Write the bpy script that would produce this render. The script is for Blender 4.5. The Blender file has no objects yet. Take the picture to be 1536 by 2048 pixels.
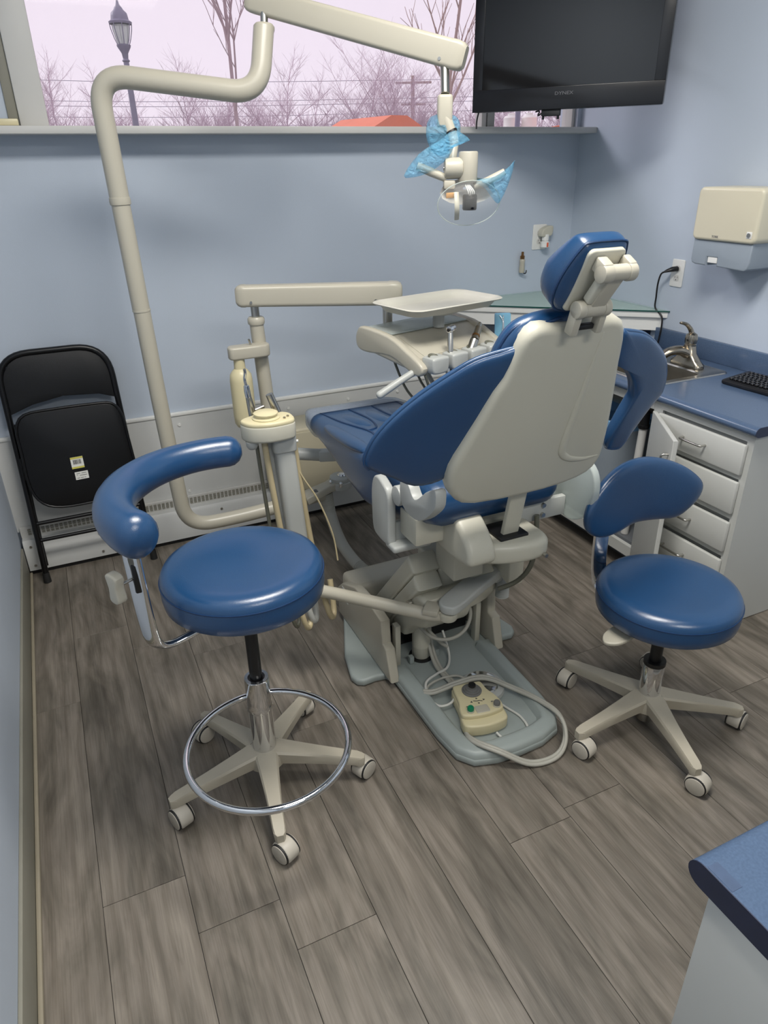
import bpy, bmesh, math, random
from mathutils import Vector, Matrix
random.seed(7)
sc = bpy.context.scene
C = sc.collection
V = Vector
PI = math.pi

# ------------------------------------------------------------------ camera
cam_d = bpy.data.cameras.new('camera'); cam = bpy.data.objects.new('camera', cam_d); C.objects.link(cam); sc.camera = cam
cam_d.sensor_fit = 'VERTICAL'; cam_d.sensor_height = 36; cam_d.lens = 36 * 1393.48 / 2048
cam_d.clip_start = 0.02; cam_d.clip_end = 300
yaw, pit, rol = 0.42701248, 0.46444763, 0.01884686
fwd = V((math.sin(yaw)*math.cos(pit), math.cos(yaw)*math.cos(pit), -math.sin(pit)))
rgt0 = V((math.cos(yaw), -math.sin(yaw), 0)); dwn0 = fwd.cross(rgt0)
rgt = math.cos(rol)*rgt0 + math.sin(rol)*dwn0; dwn = -math.sin(rol)*rgt0 + math.cos(rol)*dwn0
cam.matrix_world = Matrix(((rgt.x, -dwn.x, -fwd.x, 0), (rgt.y, -dwn.y, -fwd.y, 0), (rgt.z, -dwn.z, -fwd.z, 1.65), (0, 0, 0, 1)))

# ------------------------------------------------------------------ world and exposure
w = bpy.data.worlds.new('overcast'); sc.world = w; w.use_nodes = True
bg = w.node_tree.nodes['Background']; bg.inputs[0].default_value = (1.0, 0.885, 0.965, 1); bg.inputs[1].default_value = 1.13
vs = sc.view_settings; vs.view_transform = 'Standard'; vs.look = 'None'; vs.exposure = 0.0; vs.gamma = 1.0; vs.use_curve_mapping = False

# ------------------------------------------------------------------ soft sun added behind the window for the sill shadow on the right wall
sd_ = bpy.data.lights.new('sill_shadow_sun', 'SUN'); sd_.energy = 1.5; sd_.angle = math.radians(16); sd_.color = (1.0, 0.97, 0.98)
so_ = bpy.data.objects.new('sill_shadow_sun', sd_); C.objects.link(so_); so_.location = (-3, 8, 7)
so_.rotation_euler = V((0.62, -0.62, -0.54)).to_track_quat('-Z', 'Y').to_euler()

# ------------------------------------------------------------------ room lights: two ceiling panels
PANELS = [(0.80, 1.15), (0.80, -1.10)]
PANEL_W = [60, 36]
for (lx, ly), pw in zip(PANELS, PANEL_W):
    ld = bpy.data.lights.new('ceiling_panel_light', 'AREA'); ld.shape = 'RECTANGLE'; ld.size = 1.15; ld.size_y = 0.56
    ld.energy = pw; ld.color = (1.0, 0.965, 0.905)
    lo = bpy.data.objects.new('ceiling_panel_light', ld); C.objects.link(lo); lo.location = (lx, ly, 2.95)

# ================================================================== helpers
def lin(c):
    return tuple(((x/255)/12.92 if x/255 <= 0.04045 else ((x/255+0.055)/1.055)**2.4) for x in c)
MATS = {}
def mat(name, rgb, rough=0.5, metal=0.0, var=0.04, scale=12, bump=0.0, bscale=120, coat=0.0, spec=0.5, stretch=None):
    m = bpy.data.materials.new(name); m.use_nodes = True; nt = m.node_tree; b = nt.nodes['Principled BSDF']
    c = lin(rgb)
    b.inputs['Roughness'].default_value = rough; b.inputs['Metallic'].default_value = metal
    b.inputs['Specular IOR Level'].default_value = spec
    if coat: b.inputs['Coat Weight'].default_value = coat; b.inputs['Coat Roughness'].default_value = 0.32
    tc = nt.nodes.new('ShaderNodeTexCoord'); mp = nt.nodes.new('ShaderNodeMapping'); nt.links.new(tc.outputs['Object'], mp.inputs[0])
    if stretch: mp.inputs['Scale'].default_value = stretch
    n = nt.nodes.new('ShaderNodeTexNoise'); n.inputs['Scale'].default_value = scale; n.inputs['Detail'].default_value = 4
    nt.links.new(mp.outputs[0], n.inputs[0])
    r = nt.nodes.new('ShaderNodeValToRGB'); nt.links.new(n.outputs[0], r.inputs[0])
    r.color_ramp.elements[0].position = 0.3; r.color_ramp.elements[1].position = 0.7
    r.color_ramp.elements[0].color = (*[x*(1-var) for x in c], 1); r.color_ramp.elements[1].color = (*[min(1, x*(1+var)) for x in c], 1)
    nt.links.new(r.outputs[0], b.inputs['Base Color'])
    if bump:
        n2 = nt.nodes.new('ShaderNodeTexNoise'); n2.inputs['Scale'].default_value = bscale; n2.inputs['Detail'].default_value = 3
        nt.links.new(mp.outputs[0], n2.inputs[0])
        bp = nt.nodes.new('ShaderNodeBump'); bp.inputs['Strength'].default_value = bump; bp.inputs['Distance'].default_value = 0.002
        nt.links.new(n2.outputs[0], bp.inputs['Height']); nt.links.new(bp.outputs[0], b.inputs['Normal'])
    MATS[name] = m
    return m
def clear_mat(name, rgb, alpha, rough=0.08, gloss=0.1, tint=0.55, bump=0.0):
    """thin clear sheet: mostly see-through, tinted, with a share of diffuse body and gloss"""
    m = bpy.data.materials.new(name); m.use_nodes = True; nt = m.node_tree
    for n in list(nt.nodes): nt.nodes.remove(n)
    o = nt.nodes.new('ShaderNodeOutputMaterial'); t = nt.nodes.new('ShaderNodeBsdfTransparent')
    p = nt.nodes.new('ShaderNodeBsdfPrincipled'); mx = nt.nodes.new('ShaderNodeMixShader')
    c = lin(rgb); p.inputs['Base Color'].default_value = (*c, 1); p.inputs['Roughness'].default_value = rough
    tc = nt.nodes.new('ShaderNodeTexCoord'); nn = nt.nodes.new('ShaderNodeTexNoise'); nn.inputs['Scale'].default_value = 14
    nt.links.new(tc.outputs['Object'], nn.inputs[0])
    mr = nt.nodes.new('ShaderNodeMapRange'); mr.inputs[3].default_value = max(0, alpha-gloss*0.5); mr.inputs[4].default_value = alpha+gloss*0.5
    nt.links.new(nn.outputs[0], mr.inputs[0]); nt.links.new(mr.outputs[0], mx.inputs[0])
    t.inputs[0].default_value = (*[1-tint+tint*x for x in c], 1)
    if bump:
        n3 = nt.nodes.new('ShaderNodeTexNoise'); n3.inputs['Scale'].default_value = 38; n3.inputs['Detail'].default_value = 3; n3.inputs['Distortion'].default_value = 1.5; nt.links.new(tc.outputs['Object'], n3.inputs[0])
        bpn = nt.nodes.new('ShaderNodeBump'); bpn.inputs['Strength'].default_value = bump; bpn.inputs['Distance'].default_value = 0.02; nt.links.new(n3.outputs[0], bpn.inputs['Height']); nt.links.new(bpn.outputs[0], p.inputs['Normal'])
    nt.links.new(t.outputs[0], mx.inputs[1]); nt.links.new(p.outputs[0], mx.inputs[2]); nt.links.new(mx.outputs[0], o.inputs[0])
    MATS[name] = m
    return m
def emit_mat(name, rgb, strength):
    m = bpy.data.materials.new(name); m.use_nodes = True; b = m.node_tree.nodes['Principled BSDF']
    b.inputs['Base Color'].default_value = (*lin(rgb), 1); b.inputs['Emission Color'].default_value = (*lin(rgb), 1); b.inputs['Emission Strength'].default_value = strength
    MATS[name] = m
    return m

WL = {}                                             # world position of each parent's origin
def put(o, parent=None):
    C.objects.link(o)
    if parent is not None: o.parent = parent; WL[o.name] = WL[parent.name]
    else: WL[o.name] = V((0, 0, 0))
    return o
def fin(bm, name, m, parent=None, ang=38, flip=False):
    bmesh.ops.recalc_face_normals(bm, faces=bm.faces)
    if flip: bmesh.ops.reverse_faces(bm, faces=bm.faces)
    off = WL[parent.name] if parent is not None else V((0, 0, 0))
    if off.length: bmesh.ops.translate(bm, verts=bm.verts, vec=-off)
    me = bpy.data.meshes.new(name); bm.to_mesh(me); bm.free()
    if ang:
        for p in me.polygons: p.use_smooth = True
        me.set_sharp_from_angle(angle=math.radians(ang))
    me.materials.append(m if not isinstance(m, str) else MATS[m])
    return put(bpy.data.objects.new(name, me), parent)
def tag(o, label=None, cat=None, group=None, kind=None):
    if label: o['label'] = label
    if cat: o['category'] = cat
    if group: o['group'] = group
    if kind: o['kind'] = kind
    return o
def thing(name, label, cat, loc, group=None):
    o = bpy.data.objects.new(name, None); o.empty_display_size = 0.05; C.objects.link(o); o.location = loc; WL[o.name] = V(loc)
    return tag(o, label, cat, group)

def rotm(rz=0, rx=0, ry=0):
    return Matrix.Rotation(rz, 3, 'Z') @ Matrix.Rotation(rx, 3, 'X') @ Matrix.Rotation(ry, 3, 'Y')
def a_box(bm, c, s, bev=0.0, R=None, seg=2):
    t = bmesh.new(); bmesh.ops.create_cube(t, size=1)
    for v in t.verts: v.co = V((v.co.x*s[0], v.co.y*s[1], v.co.z*s[2]))
    if bev: bmesh.ops.bevel(t, geom=list(t.edges), offset=min(bev, min(s)*0.48), segments=seg, affect='EDGES', profile=0.5)
    for v in t.verts: v.co = ((R @ v.co) if R else v.co) + V(c)
    merge(bm, t)
def merge(bm, t):
    me = bpy.data.meshes.new('tmp'); t.to_mesh(me); t.free(); bm.from_mesh(me); bpy.data.meshes.remove(me)
def box(name, c, s, m, parent=None, bev=0.0, R=None, seg=2, ang=38):
    bm = bmesh.new(); a_box(bm, c, s, bev, R, seg); return fin(bm, name, m, parent, ang)
def box2(name, lo, hi, m, parent=None, bev=0.0, seg=2):
    return box(name, [(a+b)/2 for a, b in zip(lo, hi)], [abs(b-a) for a, b in zip(lo, hi)], m, parent, bev, None, seg)
def a_box2(bm, lo, hi, bev=0.0):
    a_box(bm, [(a+b)/2 for a, b in zip(lo, hi)], [abs(b-a) for a, b in zip(lo, hi)], bev)
def frame(d):
    d = V(d).normalized(); a = V((0, 0, 1)) if abs(d.z) < 0.95 else V((1, 0, 0))
    u = a.cross(d).normalized(); return u, d.cross(u), d
def a_loft(bm, rings, cap=True, closed=False):
    vs_ = [[bm.verts.new(p) for p in r] for r in rings]; n = len(rings[0])
    rng = range(len(vs_)) if closed else range(len(vs_)-1)
    for i in rng:
        A = vs_[i]; B = vs_[(i+1) % len(vs_)]
        for j in range(n): bm.faces.new((A[j], A[(j+1) % n], B[(j+1) % n], B[j]))
    if cap and not closed:
        bm.faces.new(vs_[0][::-1]); bm.faces.new(vs_[-1])
def loft(name, rings, m, parent=None, ang=38, cap=True):
    bm = bmesh.new(); a_loft(bm, rings, cap); return fin(bm, name, m, parent, ang)
def a_cyl(bm, p0, p1, r0, r1=None, seg=20, bev=0.0):
    r1 = r0 if r1 is None else r1; p0 = V(p0); p1 = V(p1); u, v, d = frame(p1-p0)
    st = [(0, r0), (1, r1)]; L = (p1-p0).length
    if bev: b = bev/L; st = [(0, r0-bev), (b*0.3, r0-bev*0.3), (b, r0), (1-b, r1), (1-b*0.3, r1-bev*0.3), (1, r1-bev)]
    a_loft(bm, [[p0+d*L*t+(u*math.cos(k*2*PI/seg)+v*math.sin(k*2*PI/seg))*r for k in range(seg)] for t, r in st])
def cyl(name, p0, p1, r0, m, parent=None, r1=None, seg=20, bev=0.0):
    bm = bmesh.new(); a_cyl(bm, p0, p1, r0, r1, seg, bev); return fin(bm, name, m, parent)
def crom(pts, n=6, closed=False):
    P = [V(p) for p in pts]; out = []; N = len(P)
    for i in range(N if closed else N-1):
        if closed: a, b, c, d = P[i-1], P[i], P[(i+1) % N], P[(i+2) % N]
        else: a, b, c, d = P[max(i-1, 0)], P[i], P[i+1], P[min(i+2, N-1)]
        for k in range(n):
            t = k/n; out.append(0.5*((2*b)+(c-a)*t+(2*a-5*b+4*c-d)*t*t+(3*b-a-3*c+d)*t*t*t))
    if not closed: out.append(P[-1])
    return out
def round_path(pts, rad, n=7):
    """polyline with its corners rounded to radius rad"""
    P = [V(p) for p in pts]; out = [P[0]]
    for i in range(1, len(P)-1):
        a, b, c = P[i-1], P[i], P[i+1]; d0 = (a-b).normalized(); d1 = (c-b).normalized()
        q = min(rad, (a-b).length*0.48, (c-b).length*0.48); s = b+d0*q; e = b+d1*q
        for k in range(n+1):
            t = k/n; out.append((1-t)*(1-t)*s+2*t*(1-t)*b+t*t*e)
    return out+[P[-1]]
def a_tube(bm, path, r, seg=12, flat=1.0, endr=0.0, up=None):
    P = [V(p) for p in path]; N = len(P); rr = r if isinstance(r, (list, tuple)) else [r]*N
    if len(rr) != N: rr = [rr[0]+(rr[-1]-rr[0])*i/(N-1) for i in range(N)]
    T = [(P[min(i+1, N-1)]-P[max(i-1, 0)]).normalized() for i in range(N)]
    u = frame(T[0])[0] if up is None else (V(up)-T[0]*V(up).dot(T[0])).normalized()
    rings = []
    for i in range(N):
        u = (u-T[i]*u.dot(T[i])).normalized(); v = T[i].cross(u)
        rings.append([P[i]+(u*math.cos(k*2*PI/seg)+v*math.sin(k*2*PI/seg)*flat)*rr[i] for k in range(seg)])
        if endr and i in (0, N-1):
            cap = []; s = -1 if i == 0 else 1
            for q in (0.35, 0.7, 0.93):
                k_ = math.sqrt(1-q*q); cap.append([P[i]+T[i]*s*q*endr+(x-P[i])*k_ for x in rings[-1]])
            if i == 0: rings = cap[::-1]+rings
            else: rings = rings+cap
    a_loft(bm, rings)
def tube(name, path, r, m, parent=None, seg=12, flat=1.0, endr=0.0, up=None):
    bm = bmesh.new(); a_tube(bm, path, r, seg, flat, endr, up); return fin(bm, name, m, parent, 50)
def a_lathe(bm, prof, O, axis=(0, 0, 1), seg=40):
    u, v, d = frame(axis); O = V(O)
    a_loft(bm, [[O+d*z+(u*math.cos(k*2*PI/seg)+v*math.sin(k*2*PI/seg))*max(r, 1e-4) for k in range(seg)] for r, z in prof])
def lathe(name, prof, O, m, parent=None, axis=(0, 0, 1), seg=40, ang=38):
    bm = bmesh.new(); a_lathe(bm, prof, O, axis, seg); return fin(bm, name, m, parent, ang)
def a_prism(bm, out, O, U, W, t0, t1, bev=0.0, seg=3):
    O = V(O); U = V(U).normalized(); W = V(W).normalized(); N = U.cross(W)
    t = bmesh.new(); f = t.faces.new([t.verts.new(O+U*x+W*y+N*t0) for x, y in out])
    r = bmesh.ops.extrude_face_region(t, geom=[f]); vs_ = [g for g in r['geom'] if isinstance(g, bmesh.types.BMVert)]
    bmesh.ops.translate(t, verts=vs_, vec=N*(t1-t0))
    if bev:
        es = [e for e in t.edges if abs((e.verts[0].co-e.verts[1].co).normalized().dot(N)) < 0.5]
        bmesh.ops.bevel(t, geom=es, offset=bev, segments=seg, affect='EDGES', profile=0.5, clamp_overlap=True)
    merge(bm, t)
def prism(name, out, O, U, W, t0, t1, m, parent=None, bev=0.0, seg=3, ang=38):
    bm = bmesh.new(); a_prism(bm, out, O, U, W, t0, t1, bev, seg); return fin(bm, name, m, parent, ang)
def rrect(w_, h_, r, n=5, cx=0, cy=0):
    o = []
    for sx, sy, a0 in ((1, 1, 0), (-1, 1, 90), (-1, -1, 180), (1, -1, 270)):
        for k in range(n+1):
            a = math.radians(a0+90*k/n); o.append((cx+sx*(w_/2-r)+r*math.cos(a), cy+sy*(h_/2-r)+r*math.sin(a)))
    return o
def smooth2(pts, n=5):
    return [(p.x, p.y) for p in crom([(x, y, 0) for x, y in pts], n, True)]
def pillow(name, out, O, U, W, hf, hb, m, parent=None, p=3.0, rings=8, deform=None, ctr=None):
    """inflated cushion over a closed outline; hf, hb: bulge towards +N and -N"""
    O = V(O); U = V(U).normalized(); W = V(W).normalized(); N = U.cross(W)
    cx = sum(q[0] for q in out)/len(out) if ctr is None else ctr[0]; cy = sum(q[1] for q in out)/len(out) if ctr is None else ctr[1]
    bm = bmesh.new(); R = []
    for side, h in ((1, hf), (-1, hb)):
        ks = [math.sin((i+0.0)/rings*PI/2) for i in range(1, rings+1)]
        if side == -1: ks = ks[:-1]
        rs = []
        for k in ks:
            z = side*h*(1-k**p)**(1/p)
            pts = [(cx+(x-cx)*k, cy+(y-cy)*k, z) for x, y in out]
            if deform: pts = [deform(*q) for q in pts]
            rs.append([O+U*x+W*y+N*zz for x, y, zz in pts])
        R = R+rs if side == 1 else R+rs[::-1]
    a_loft(bm, R, cap=True)
    return fin(bm, name, m, parent, 60)
def copy_tree(o, parent=None, loc=None):
    c = o.copy(); C.objects.link(c); c.parent = parent
    if loc is not None: c.location = loc
    for ch in list(o.children): copy_tree(ch, c)
    return c
def text_mesh(name, body, size, O, U, W, m, parent, depth=0.0006, sx=1.0):
    cu = bpy.data.curves.new('t', 'FONT'); cu.body = body; cu.size = size; cu.align_x = 'CENTER'; cu.align_y = 'CENTER'; cu.extrude = depth; cu.resolution_u = 2
    ob = bpy.data.objects.new('t', cu); C.objects.link(ob); bpy.context.view_layer.update()
    me = bpy.data.meshes.new_from_object(ob.evaluated_get(bpy.context.evaluated_depsgraph_get())); bpy.data.objects.remove(ob)
    U = V(U).normalized(); W = V(W).normalized(); N = U.cross(W); off = WL[parent.name] if parent is not None else V((0, 0, 0))
    for v in me.vertices: v.co = V(O)+U*v.co.x*sx+W*v.co.y+N*v.co.z-off
    me.materials.clear(); me.materials.append(m if not isinstance(m, str) else MATS[m])
    me.name = name
    return put(bpy.data.objects.new(name, me), parent)

# ================================================================== materials
mat('wall_blue', (183, 193, 206), 0.75, var=0.015, scale=3, bump=0.12, bscale=260)
mat('white_paint', (202, 201, 197), 0.45, var=0.02, scale=5)
mat('white_trim', (226, 226, 222), 0.4, var=0.02, scale=6)
mat('panel_white', (203, 204, 202), 0.5, var=0.025, scale=3)
mat('ceiling_white', (225, 225, 222), 0.8, var=0.02, scale=8, bump=0.3, bscale=90)
mat('grey_base', (138, 136, 124), 0.5, var=0.03)
mat('tan_trim', (150, 142, 124), 0.5, var=0.04)
mat('upholstery', (23, 65, 106), 0.27, var=0.05, scale=5, bump=0.16, bscale=420, spec=0.6, coat=0.45)
mat('upholstery_seam', (18, 50, 88), 0.4, var=0.05)
mat('shell_grey', (190, 187, 172), 0.38, var=0.012, scale=4)
mat('cream', (180, 175, 160), 0.33, var=0.012, scale=4)
mat('cream_yellow', (207, 197, 160), 0.36, var=0.02, scale=6)
mat('beige_shade', (190, 182, 158), 0.45, var=0.02, scale=5)
mat('light_grey', (176, 178, 174), 0.38, var=0.015, scale=5)
mat('base_green_grey', (150, 158, 155), 0.42, var=0.03, scale=6)
mat('chrome', (225, 226, 228), 0.08, metal=1.0, var=0.01)
mat('steel', (186, 184, 178), 0.28, metal=1.0, var=0.04, scale=20)
mat('bowl_shade_steel', (120, 115, 105), 0.42, metal=0.85, var=0.05, scale=20)  # steel darkened, shading inside the bowl put into the colour
mat('dispenser_cream', (212, 205, 182), 0.35, var=0.012, scale=4)
mat('tray_white', (204, 201, 189), 0.35, var=0.012, scale=4)
mat('nickel', (172, 163, 148), 0.24, metal=1.0, var=0.04, scale=20)
mat('bronze', (150, 112, 72), 0.3, metal=1.0, var=0.06, scale=30)
mat('black_plastic', (18, 18, 20), 0.4, var=0.1)
mat('black_metal', (8, 8, 11), 0.33, var=0.1, scale=8, spec=0.45)
mat('black_vinyl', (9, 10, 14), 0.5, var=0.1, scale=8, bump=0.1, bscale=300)
mat('lamp_black', (7, 9, 13), 0.3, var=0.05)
mat('rubber', (28, 28, 28), 0.6, var=0.1)
mat('tv_black', (13, 13, 17), 0.22, var=0.05)
mat('tv_glass', (9, 10, 13), 0.09, var=0.02, spec=0.6)
mat('logo_grey', (104, 104, 108), 0.4, var=0.02)
mat('counter_blue', (76, 94, 120), 0.24, var=0.10, scale=260, spec=0.4)
mat('counter_worn', (52, 72, 102), 0.5, var=0.08, scale=90)
mat('counter_edge', (34, 42, 66), 0.45, var=0.08, scale=60)
mat('cabinet_white', (190, 191, 187), 0.45, var=0.02, scale=4)
mat('recess_shade', (95, 98, 102), 0.7, var=0.03)  # darker grey, shade of the cabinet interior painted in
mat('caster_grey', (186, 180, 168), 0.45, var=0.05, scale=40)
mat('leg_beige', (174, 167, 151), 0.45, var=0.03, scale=20)
mat('hose_grey', (176, 175, 166), 0.5, var=0.02)
mat('cord_grey', (168, 166, 156), 0.45, var=0.02)
mat('cord_white', (206, 205, 198), 0.45, var=0.02)
mat('tube_tan', (186, 172, 138), 0.4, var=0.03)
mat('tube_dark', (96, 96, 84), 0.4, var=0.03)
mat('green_button', (16, 122, 84), 0.35, var=0.03)
mat('grey_button', (104, 104, 102), 0.45, var=0.03)
mat('sticker_white', (226, 226, 220), 0.5, var=0.02)
mat('sticker_yellow', (206, 198, 96), 0.5, var=0.03)
mat('print_dark', (52, 52, 56), 0.6, var=0.03)
mat('bin_grey', (142, 152, 162), 0.5, var=0.03)
mat('bag_blue', (120, 165, 205), 0.4, var=0.08)
mat('orange_window', (214, 96, 60), 0.4, var=0.05)
mat('amber', (226, 168, 100), 0.3, var=0.05)
mat('glass_green_edge', (20, 74, 66), 0.15, var=0.02)
mat('trunk', (176, 156, 160), 0.9, var=0.08, scale=6)  # bark kept pale, haze and overexposure painted in
mat('hazed_bark', (204, 186, 198), 0.9, var=0.06, scale=2)  # haze over the far trees put into the bark colour
mat('lamp_post_paint', (128, 126, 146), 0.5, var=0.05)
mat('orange_roof', (226, 128, 96), 0.7, var=0.05, scale=2)
mat('far_wall', (190, 170, 176), 0.8, var=0.04)
mat('pole_wood', (180, 158, 152), 0.9, var=0.06)
mat('grass_far', (120, 118, 110), 0.9, var=0.1, scale=0.5)
mat('wood_wall_inside', (150, 150, 150), 0.8)
clear_mat('window_glass', (235, 235, 240), 0.04, 0.03, 0.03)
clear_mat('shield_clear', (236, 236, 232), 0.09, 0.04, 0.06, 0.25)
clear_mat('toe_clear', (206, 216, 228), 0.42, 0.22, 0.10)
clear_mat('sleeve_blue', (128, 196, 228), 0.30, 0.06, 0.30, 0.25, 0.9)
clear_mat('pouch_clear', (150, 205, 226), 0.45, 0.12, 0.12)
clear_mat('lens_clear', (214, 222, 218), 0.55, 0.12, 0.10)
clear_mat('glass_top', (226, 240, 237), 0.30, 0.05, 0.04)
emit_mat('panel_glow', (255, 250, 240), 3.0)

def plank_mat():
    m = bpy.data.materials.new('plank'); m.use_nodes = True; nt = m.node_tree; b = nt.nodes['Principled BSDF']; N = nt.nodes.new; Lk = nt.links.new
    tc = N('ShaderNodeTexCoord'); oi = N('ShaderNodeObjectInfo')
    mul = N('ShaderNodeVectorMath'); mul.operation = 'SCALE'; comb = N('ShaderNodeCombineXYZ')
    for i in range(3): Lk(oi.outputs['Random'], comb.inputs[i])
    Lk(comb.outputs[0], mul.inputs[0]); mul.inputs['Scale'].default_value = 37.0
    add = N('ShaderNodeVectorMath'); add.operation = 'ADD'; Lk(tc.outputs['Object'], add.inputs[0]); Lk(mul.outputs[0], add.inputs[1])
    def noise(sx, sy, sc_, det, dist=0.0):
        mp = N('ShaderNodeMapping'); mp.inputs['Scale'].default_value = (sx, sy, 1); Lk(add.outputs[0], mp.inputs[0])
        n = N('ShaderNodeTexNoise'); n.inputs['Scale'].default_value = sc_; n.inputs['Detail'].default_value = det; n.inputs['Distortion'].default_value = dist
        Lk(mp.outputs[0], n.inputs[0]); return n
    big = noise(6.5, 1.5, 1.5, 6, 1.6)             # broad cathedral bands
    mid = noise(20, 2.4, 2.0, 7, 1.4)
    fine = noise(150, 3.0, 2.0, 5, 0.2)            # fine grain
    def ramp(n, stops):
        r = N('ShaderNodeValToRGB'); Lk(n.outputs[0], r.inputs[0]); e = r.color_ramp.elements
        while len(e) < len(stops): e.new(0.5)
        for k, (p, c) in zip(e, stops): k.position = p; k.color = (*lin(c), 1)
        return r
    r1 = ramp(big, [(0.30, (102, 96, 87)), (0.45, (122, 115, 105)), (0.55, (133, 125, 115)), (0.70, (145, 137, 126))])
    r2 = ramp(mid, [(0.28, (170, 168, 164)), (0.5, (226, 226, 226)), (0.72, (255, 255, 255))])
    r3 = ramp(fine, [(0.3, (184, 182, 178)), (0.55, (240, 240, 240)), (0.75, (255, 255, 255))])
    mpw = N('ShaderNodeMapping'); mpw.inputs['Scale'].default_value = (1.0, 0.16, 1); Lk(add.outputs[0], mpw.inputs[0])
    wv = N('ShaderNodeTexWave'); wv.wave_type = 'BANDS'; wv.bands_direction = 'X'; wv.inputs['Scale'].default_value = 7.0; wv.inputs['Distortion'].default_value = 9.0; wv.inputs['Detail'].default_value = 3.0; wv.inputs['Detail Scale'].default_value = 1.2
    Lk(mpw.outputs[0], wv.inputs[0])
    r4 = ramp(wv, [(0.0, (196, 192, 186)), (0.35, (236, 235, 233)), (1.0, (255, 255, 255))])
    def mulc(a, c, f):
        x = N('ShaderNodeMix'); x.data_type = 'RGBA'; x.blend_type = 'MULTIPLY'; x.inputs[0].default_value = f
        Lk(a, x.inputs[6]); Lk(c, x.inputs[7]); return x.outputs[2]
    col = mulc(mulc(mulc(r1.outputs[0], r2.outputs[0], 0.42), r3.outputs[0], 0.45), r4.outputs[0], 0.45)
    hs = N('ShaderNodeHueSaturation'); mr = N('ShaderNodeMapRange'); mr.inputs[3].default_value = 0.93; mr.inputs[4].default_value = 1.08
    Lk(oi.outputs['Random'], mr.inputs[0]); Lk(mr.outputs[0], hs.inputs['Value']); Lk(col, hs.inputs['Color'])
    Lk(hs.outputs[0], b.inputs['Base Color']); b.inputs['Roughness'].default_value = 0.42; b.inputs['Specular IOR Level'].default_value = 0.4
    bp = N('ShaderNodeBump'); bp.inputs['Strength'].default_value = 0.14; bp.inputs['Distance'].default_value = 0.002; Lk(fine.outputs[0], bp.inputs['Height']); Lk(bp.outputs[0], b.inputs['Normal'])
    MATS['plank'] = m
plank_mat()

# ================================================================== the room
XL, XR, YB, YF, ZC = -0.352, 2.60, 3.225, -2.6, 3.00
fl = box2('floor', (XL-0.1, YF-0.1, -0.06), (XR+0.1, YB+0.1, -0.004), 'print_dark'); tag(fl, 'grey wood-look plank floor of the room', 'floor', kind='structure')
# planks: 203 mm wide rows running towards the window wall, 1.22 m long
row0 = -0.1925-0.2032; plank_len = 1.22; joints = {0: 2.146, 1: 1.317+0.0, 2: 2.367, 3: 1.007+1.22, 4: 2.9, 5: 1.413, 6: 2.25, 7: 1.06, 8: 1.79, 9: 1.60, 10: 2.45, 11: 1.2, 12: 2.0, 13: 1.5, 14: 2.7}
plank_meshes = {}
def plank(x0, x1, y0, y1):
    k = (round(x1-x0, 3), round(y1-y0, 3))
    if k not in plank_meshes:
        bm = bmesh.new(); a_box(bm, (0, 0, -0.003), (x1-x0-0.0012, y1-y0-0.0012, 0.006), 0.0007, None, 1)
        me = bpy.data.meshes.new('plank'); bm.to_mesh(me); bm.free(); me.materials.append(MATS['plank']); plank_meshes[k] = me
    o = bpy.data.objects.new('plank', plank_meshes[k]); o.location = ((x0+x1)/2, (y0+y1)/2, 0); C.objects.link(o); o.parent = fl
for r in range(15):
    x0 = max(XL, row0+r*0.2032); x1 = min(XR, row0+(r+1)*0.2032)
    if x1 <= x0+0.01: continue
    y = joints[r]
    while y > YF: y -= plank_len
    while y < YB:
        a = max(y, YF); b = min(y+plank_len, YB)
        if b-a > 0.02: plank(x0, x1, a, b)
        y += plank_len
wl = box2('wall_left', (XL-0.12, YF, 0), (XL, YB+0.15, ZC), 'wall_blue'); tag(wl, 'pale blue painted left wall', 'wall', kind='structure')
wr = box2('wall_right', (XR, YF, 0), (XR+0.12, YB+0.15, ZC), 'wall_blue'); tag(wr, 'pale blue wall beside the sink counter', 'wall', kind='structure')
wf = box2('wall_front', (XL-0.12, YF-0.12, 0), (XR+0.12, YF, ZC), 'wall_blue'); tag(wf, 'pale blue wall behind the viewer', 'wall', kind='structure')
SILL = 1.79; WX0, WX1, WTOP = 0.025, 2.575, 2.58
bm = bmesh.new(); a_box2(bm, (XL, YB, 0), (XR, YB+0.14, SILL-0.02)); a_box2(bm, (XL, YB, SILL-0.02), (WX0, YB+0.14, ZC)); a_box2(bm, (WX1, YB, SILL-0.02), (XR, YB+0.14, ZC)); a_box2(bm, (WX0, YB, WTOP), (WX1, YB+0.14, ZC))
wb = fin(bm, 'wall_back', 'wall_blue', None, 0); tag(wb, 'pale blue back wall under the high window', 'wall', kind='structure')
ce = box2('ceiling', (XL-0.1, YF-0.1, ZC), (XR+0.1, YB+0.14, ZC+0.1), 'ceiling_white'); tag(ce, 'white ceiling above the treatment room', 'ceiling', kind='structure')
for i, (lx, ly) in enumerate(PANELS):
    t = thing('ceiling_light', ['ceiling light panel nearer the dental chair', 'ceiling light panel farther back behind the viewer'][i], 'light', (lx, ly, ZC), 'ceiling light panels')
    bm = bmesh.new()
    for sx in (-1, 1): a_box2(bm, (lx+sx*0.60-0.02, ly-0.31, ZC-0.04), (lx+sx*0.60+0.02, ly+0.31, ZC-0.001), 0.004)
    for sy in (-1, 1): a_box2(bm, (lx-0.6, ly+sy*0.30-0.02, ZC-0.04), (lx+0.6, ly+sy*0.30+0.02, ZC-0.001), 0.004)
    fin(bm, 'frame', 'white_paint', t); box2('diffuser', (lx-0.59, ly-0.29, ZC-0.03), (lx+0.59, ly+0.29, ZC-0.02), 'panel_glow', t)
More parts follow.
